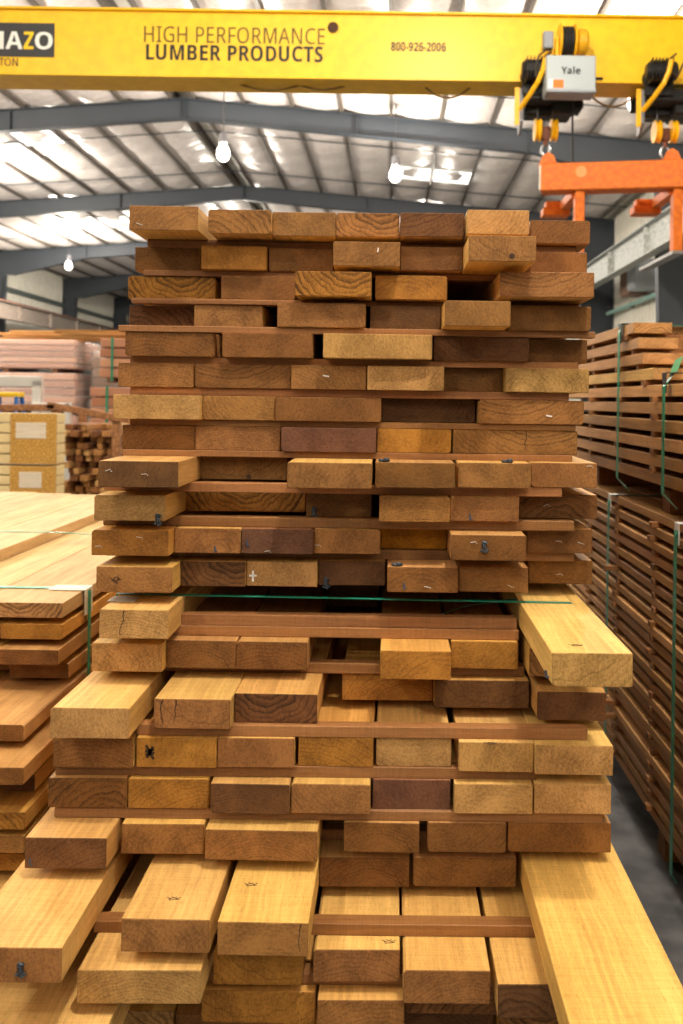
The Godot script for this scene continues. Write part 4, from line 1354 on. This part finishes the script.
func make_back_left() -> void:
	var warm := [Color(0.76, 0.54, 0.42), Color(0.82, 0.61, 0.48), Color(0.70, 0.48, 0.36)]
	var z := 15.0
	# wrapped bundles, three high
	var lv := [[0.0, 0.62], [0.62, 1.30], [1.30, 1.94], [1.94, 2.44]]
	var lname := ["bottom", "second", "third", "top"]
	for i in 4:
		bundle(-6.9, -4.78, lv[i][0], lv[i][1], z, 1.3, 5, "plastic-wrapped pinkish lumber bundle, %s of the tall wrapped pile" % lname[i], true, warm)
	for i in 3:
		bundle(-4.72 + 0.05 * i, -4.0, [0.0, 0.75, 1.55][i], [0.75, 1.55, 2.3][i], z + 0.3, 1.2, 5, "silvery plastic-wrapped lumber bundle, %s of the narrow pile" % ["bottom", "middle", "top"][i], true, [Color(0.75, 0.66, 0.60), Color(0.66, 0.54, 0.46)])
	# strapped bundles next to the tall stack
	for i in 4:
		var o := bundle(-3.95 + 0.12 * (i % 2), -2.9, [0.0, 0.55, 1.12, 1.78][i], [0.55, 1.12, 1.72, 2.36][i], 13.0, 1.4, 4, "green-strapped brown lumber bundle, %s of its pile behind the tall stack" % lname[i], false, warm)
		var h: float = [0.55, 0.57, 0.6, 0.58][i]
		pbox(o, "green_band", Vector3(-0.3, h / 2 + 0.01, 0.7), Vector3(0.03, h, 0.012), paint(Color(0.10, 0.55, 0.42), 0.4), 0.002)
		if i >= 2:
			pbox(o, "label_sheet", Vector3(0.12 if i == 3 else 0.2, h * 0.55, 0.697), Vector3(0.30, 0.2, 0.006), paint(Color(0.25, 0.68, 0.78) if i == 3 else Color(0.20, 0.66, 0.38), 0.5), 0.001)
	# loose long boards on the piles
	for i in 7:
		var x0: float = [-5.3, -4.4, -5.0, -4.2, -3.9, -4.7, -4.6][i]
		var o := MeshInstance3D.new()
		o.name = numbered("loose_plank")
		o.mesh = board_mesh(0.2, 0.035, [2.2, 1.9, 2.4, 2.0, 1.7, 1.9, 1.5][i], jitter(TONES.p[0]), jitter(TONES.p[1]))
		o.rotation.y = -PI / 2 + rng.randf_range(-0.05, 0.05)
		o.position = Vector3(x0, 2.445 + 0.037 * (i % 4) if i < 4 else 2.365 + 0.037 * (i - 4), -15.4 if i < 4 else -13.3)
		if i < 4:
			o.position.x = [-6.3, -6.0, -6.2, -5.9][i]
		else:
			o.position.x = [-4.55, -4.4, -4.5][i - 4]
		tag(o, "loose brown plank lying across the top of the %s, %s up" % ["wrapped pile" if i < 4 else "green-strapped pile", ORD[i if i < 4 else i - 4]], "plank", "loose planks on the piles")
		add_child(o)
	# white pipe frame
	var fr := thing("pipe_frame", "white square-tube portal frame standing before the wrapped pile", "frame", Vector3(-4.82, 0, -13.2))
	var white := paint(Color(0.86, 0.86, 0.84), 0.45)
	pbox(fr, "post", Vector3(0.12, 0.9, 0), Vector3(0.12, 1.8, 0.12), white, 0.01)
	pbox(fr, "post", Vector3(-2.4, 0.9, 0), Vector3(0.12, 1.8, 0.12), white, 0.01)
	pbox(fr, "top_rail", Vector3(-1.14, 1.78, 0), Vector3(2.64, 0.14, 0.12), white, 0.01)
	pbox(fr, "brace", Vector3(0.56, 0.75, 0.1), Vector3(0.09, 1.5, 0.09), white, 0.01)
	pbox(fr, "brace", Vector3(0.34, 1.46, 0.1), Vector3(0.5, 0.08, 0.09), white, 0.01)
	# step ladder
	var ld := thing("step_ladder", "small step ladder with yellow top and blue legs beside the wrapped pile", "ladder", Vector3(-4.75, 0, -12.3))
	var blue := paint(Color(0.13, 0.38, 0.68), 0.45)
	pbox(ld, "top_step", Vector3(0, 1.6, 0), Vector3(0.34, 0.06, 0.22), paint(Color(0.95, 0.78, 0.08), 0.5), 0.012)
	for s in [-1.0, 1.0]:
		for f in [-1.0, 1.0]:
			var st := begin()
			tube(st, [Vector3(s * 0.14, 1.58, f * 0.08), Vector3(s * 0.24, 0.0, f * 0.45)], 0.028, 6)
			commit(st, "leg", blue, ld)
	for k in 4:
		var u := 0.2 + 0.2 * k
		pbox(ld, "step", Vector3(0, 1.58 * u, lerpf(0.45, 0.08, u)), Vector3(lerpf(0.46, 0.3, u), 0.03, 0.09), paint(Color(0.75, 0.76, 0.77), 0.4, 0.5), 0.004)
	# chipboard crates: three wrapped packs piled
	var osb := worn(Color(0.62, 0.42, 0.14), Color(0.88, 0.70, 0.34), 6.0, 0.7, 0.0, 81)
	var pale := paint(Color(0.88, 0.78, 0.56), 0.7)
	for i in 3:
		var y: float = [0.0, 0.52, 0.98][i]
		var h: float = [0.51, 0.45, 0.46][i]
		var o := thing("chipboard_crate", "yellow chipboard-fronted lumber pack, %s of the three piled behind the low left bundle" % ["bottom", "middle", "top"][i], "crate", Vector3(-3.19, y, -9.0), 0, "chipboard packs")
		pbox(o, "front_panel", Vector3(0, h / 2, 0.13), Vector3(0.41, h - 0.01, 0.02), osb, 0.004)
		for k in 5:
			pbox(o, "board_layer", Vector3(-0.32, h * (k + 0.5) / 5, 0), Vector3(1.04, h / 5 * 0.9, 0.24), pale, 0.006)
		if i > 0:
			var st := begin()
			var g := 5
			for a in g:
				bx(st, Vector3(-0.02, h * (0.66 if i == 2 else 0.72) + (a - 2) * 0.028, 0.143 + 0.003 * sin(a * 2.0)), Vector3(0.27 if i == 2 else 0.2, 0.029, 0.004), 0.001, Basis(Vector3(0, 0, 1), 0.03 * sin(a * 1.7)))
			commit(st, "paper_notice", paint(Color(0.86, 0.80, 0.70), 0.7), o)
	var sp := thing("packing_strap", "pale green strap down the pale side of the chipboard packs", "strap", Vector3.ZERO, 0, "green packing straps")
	var ss := begin()
	ribbon(ss, [Vector3(-3.55, 1.443, -8.95), Vector3(-3.55, 1.443, -8.873), Vector3(-3.55, 0.02, -8.873)], Vector3(1, 0, 0), 0.02, 0.002)
	commit(ss, "band", paint(Color(0.30, 0.62, 0.48), 0.4), sp)
	# rack of offcuts
	var rk := thing("offcut_rack", "rough timber rack with posts and top rails holding offcuts", "rack", Vector3(-3.57, 0, -10.6))
	var tim := worn(Color(0.52, 0.34, 0.2), Color(0.66, 0.46, 0.28), 2.0, 0.75, 0.0, 83)
	for p in [[0.0, 0.0], [0.64, 0.0], [0.0, -0.9], [0.64, -0.9]]:
		pbox(rk, "post", Vector3(p[0], 0.72, p[1]), Vector3(0.08, 1.44, 0.08), tim, 0.006)
	pbox(rk, "top_rail", Vector3(-0.55, 1.46, 0.05), Vector3(1.1, 0.07, 0.05), tim, 0.006, Basis(Vector3(0, 0, 1), 0.02))
	pbox(rk, "top_rail", Vector3(0.36, 1.42, 0.05), Vector3(0.9, 0.07, 0.05), tim, 0.006, Basis(Vector3(0, 0, 1), -0.17))
	for k in 2:
		pbox(rk, "floor_beam", Vector3(0.33, 0.06, -0.1 - 0.7 * k), Vector3(0.9, 0.12, 0.1), tim, 0.006)
	var r2 := RandomNumberGenerator.new()
	r2.seed = 11
	var y := 0.16
	var layer := 0
	while y < 1.24:
		for k in 5:
			var h := r2.randf_range(0.05, 0.075)
			var w := r2.randf_range(0.05, 0.092)
			var o := MeshInstance3D.new()
			o.name = numbered("timber_offcut")
			var c: Color = [Color(0.76, 0.55, 0.33), Color(0.60, 0.40, 0.24), Color(0.86, 0.68, 0.44), Color(0.52, 0.34, 0.21)][r2.randi_range(0, 3)]
			o.mesh = board_mesh(w, 0.062, r2.randf_range(0.65, 0.9), c, c)
			o.position = Vector3(-3.46 + k * 0.108 + r2.randf_range(-0.008, 0.008), y, -10.72 + r2.randf_range(-0.15, 0.26))
			o.rotation.y = r2.randf_range(-0.02, 0.02)
			o.rotation.z = r2.randf_range(-0.03, 0.03)
			tag(o, "short brown offcut stacked in the rough timber rack", "offcut", "offcuts in the rack")
			add_child(o)
		y += 0.067
		layer += 1
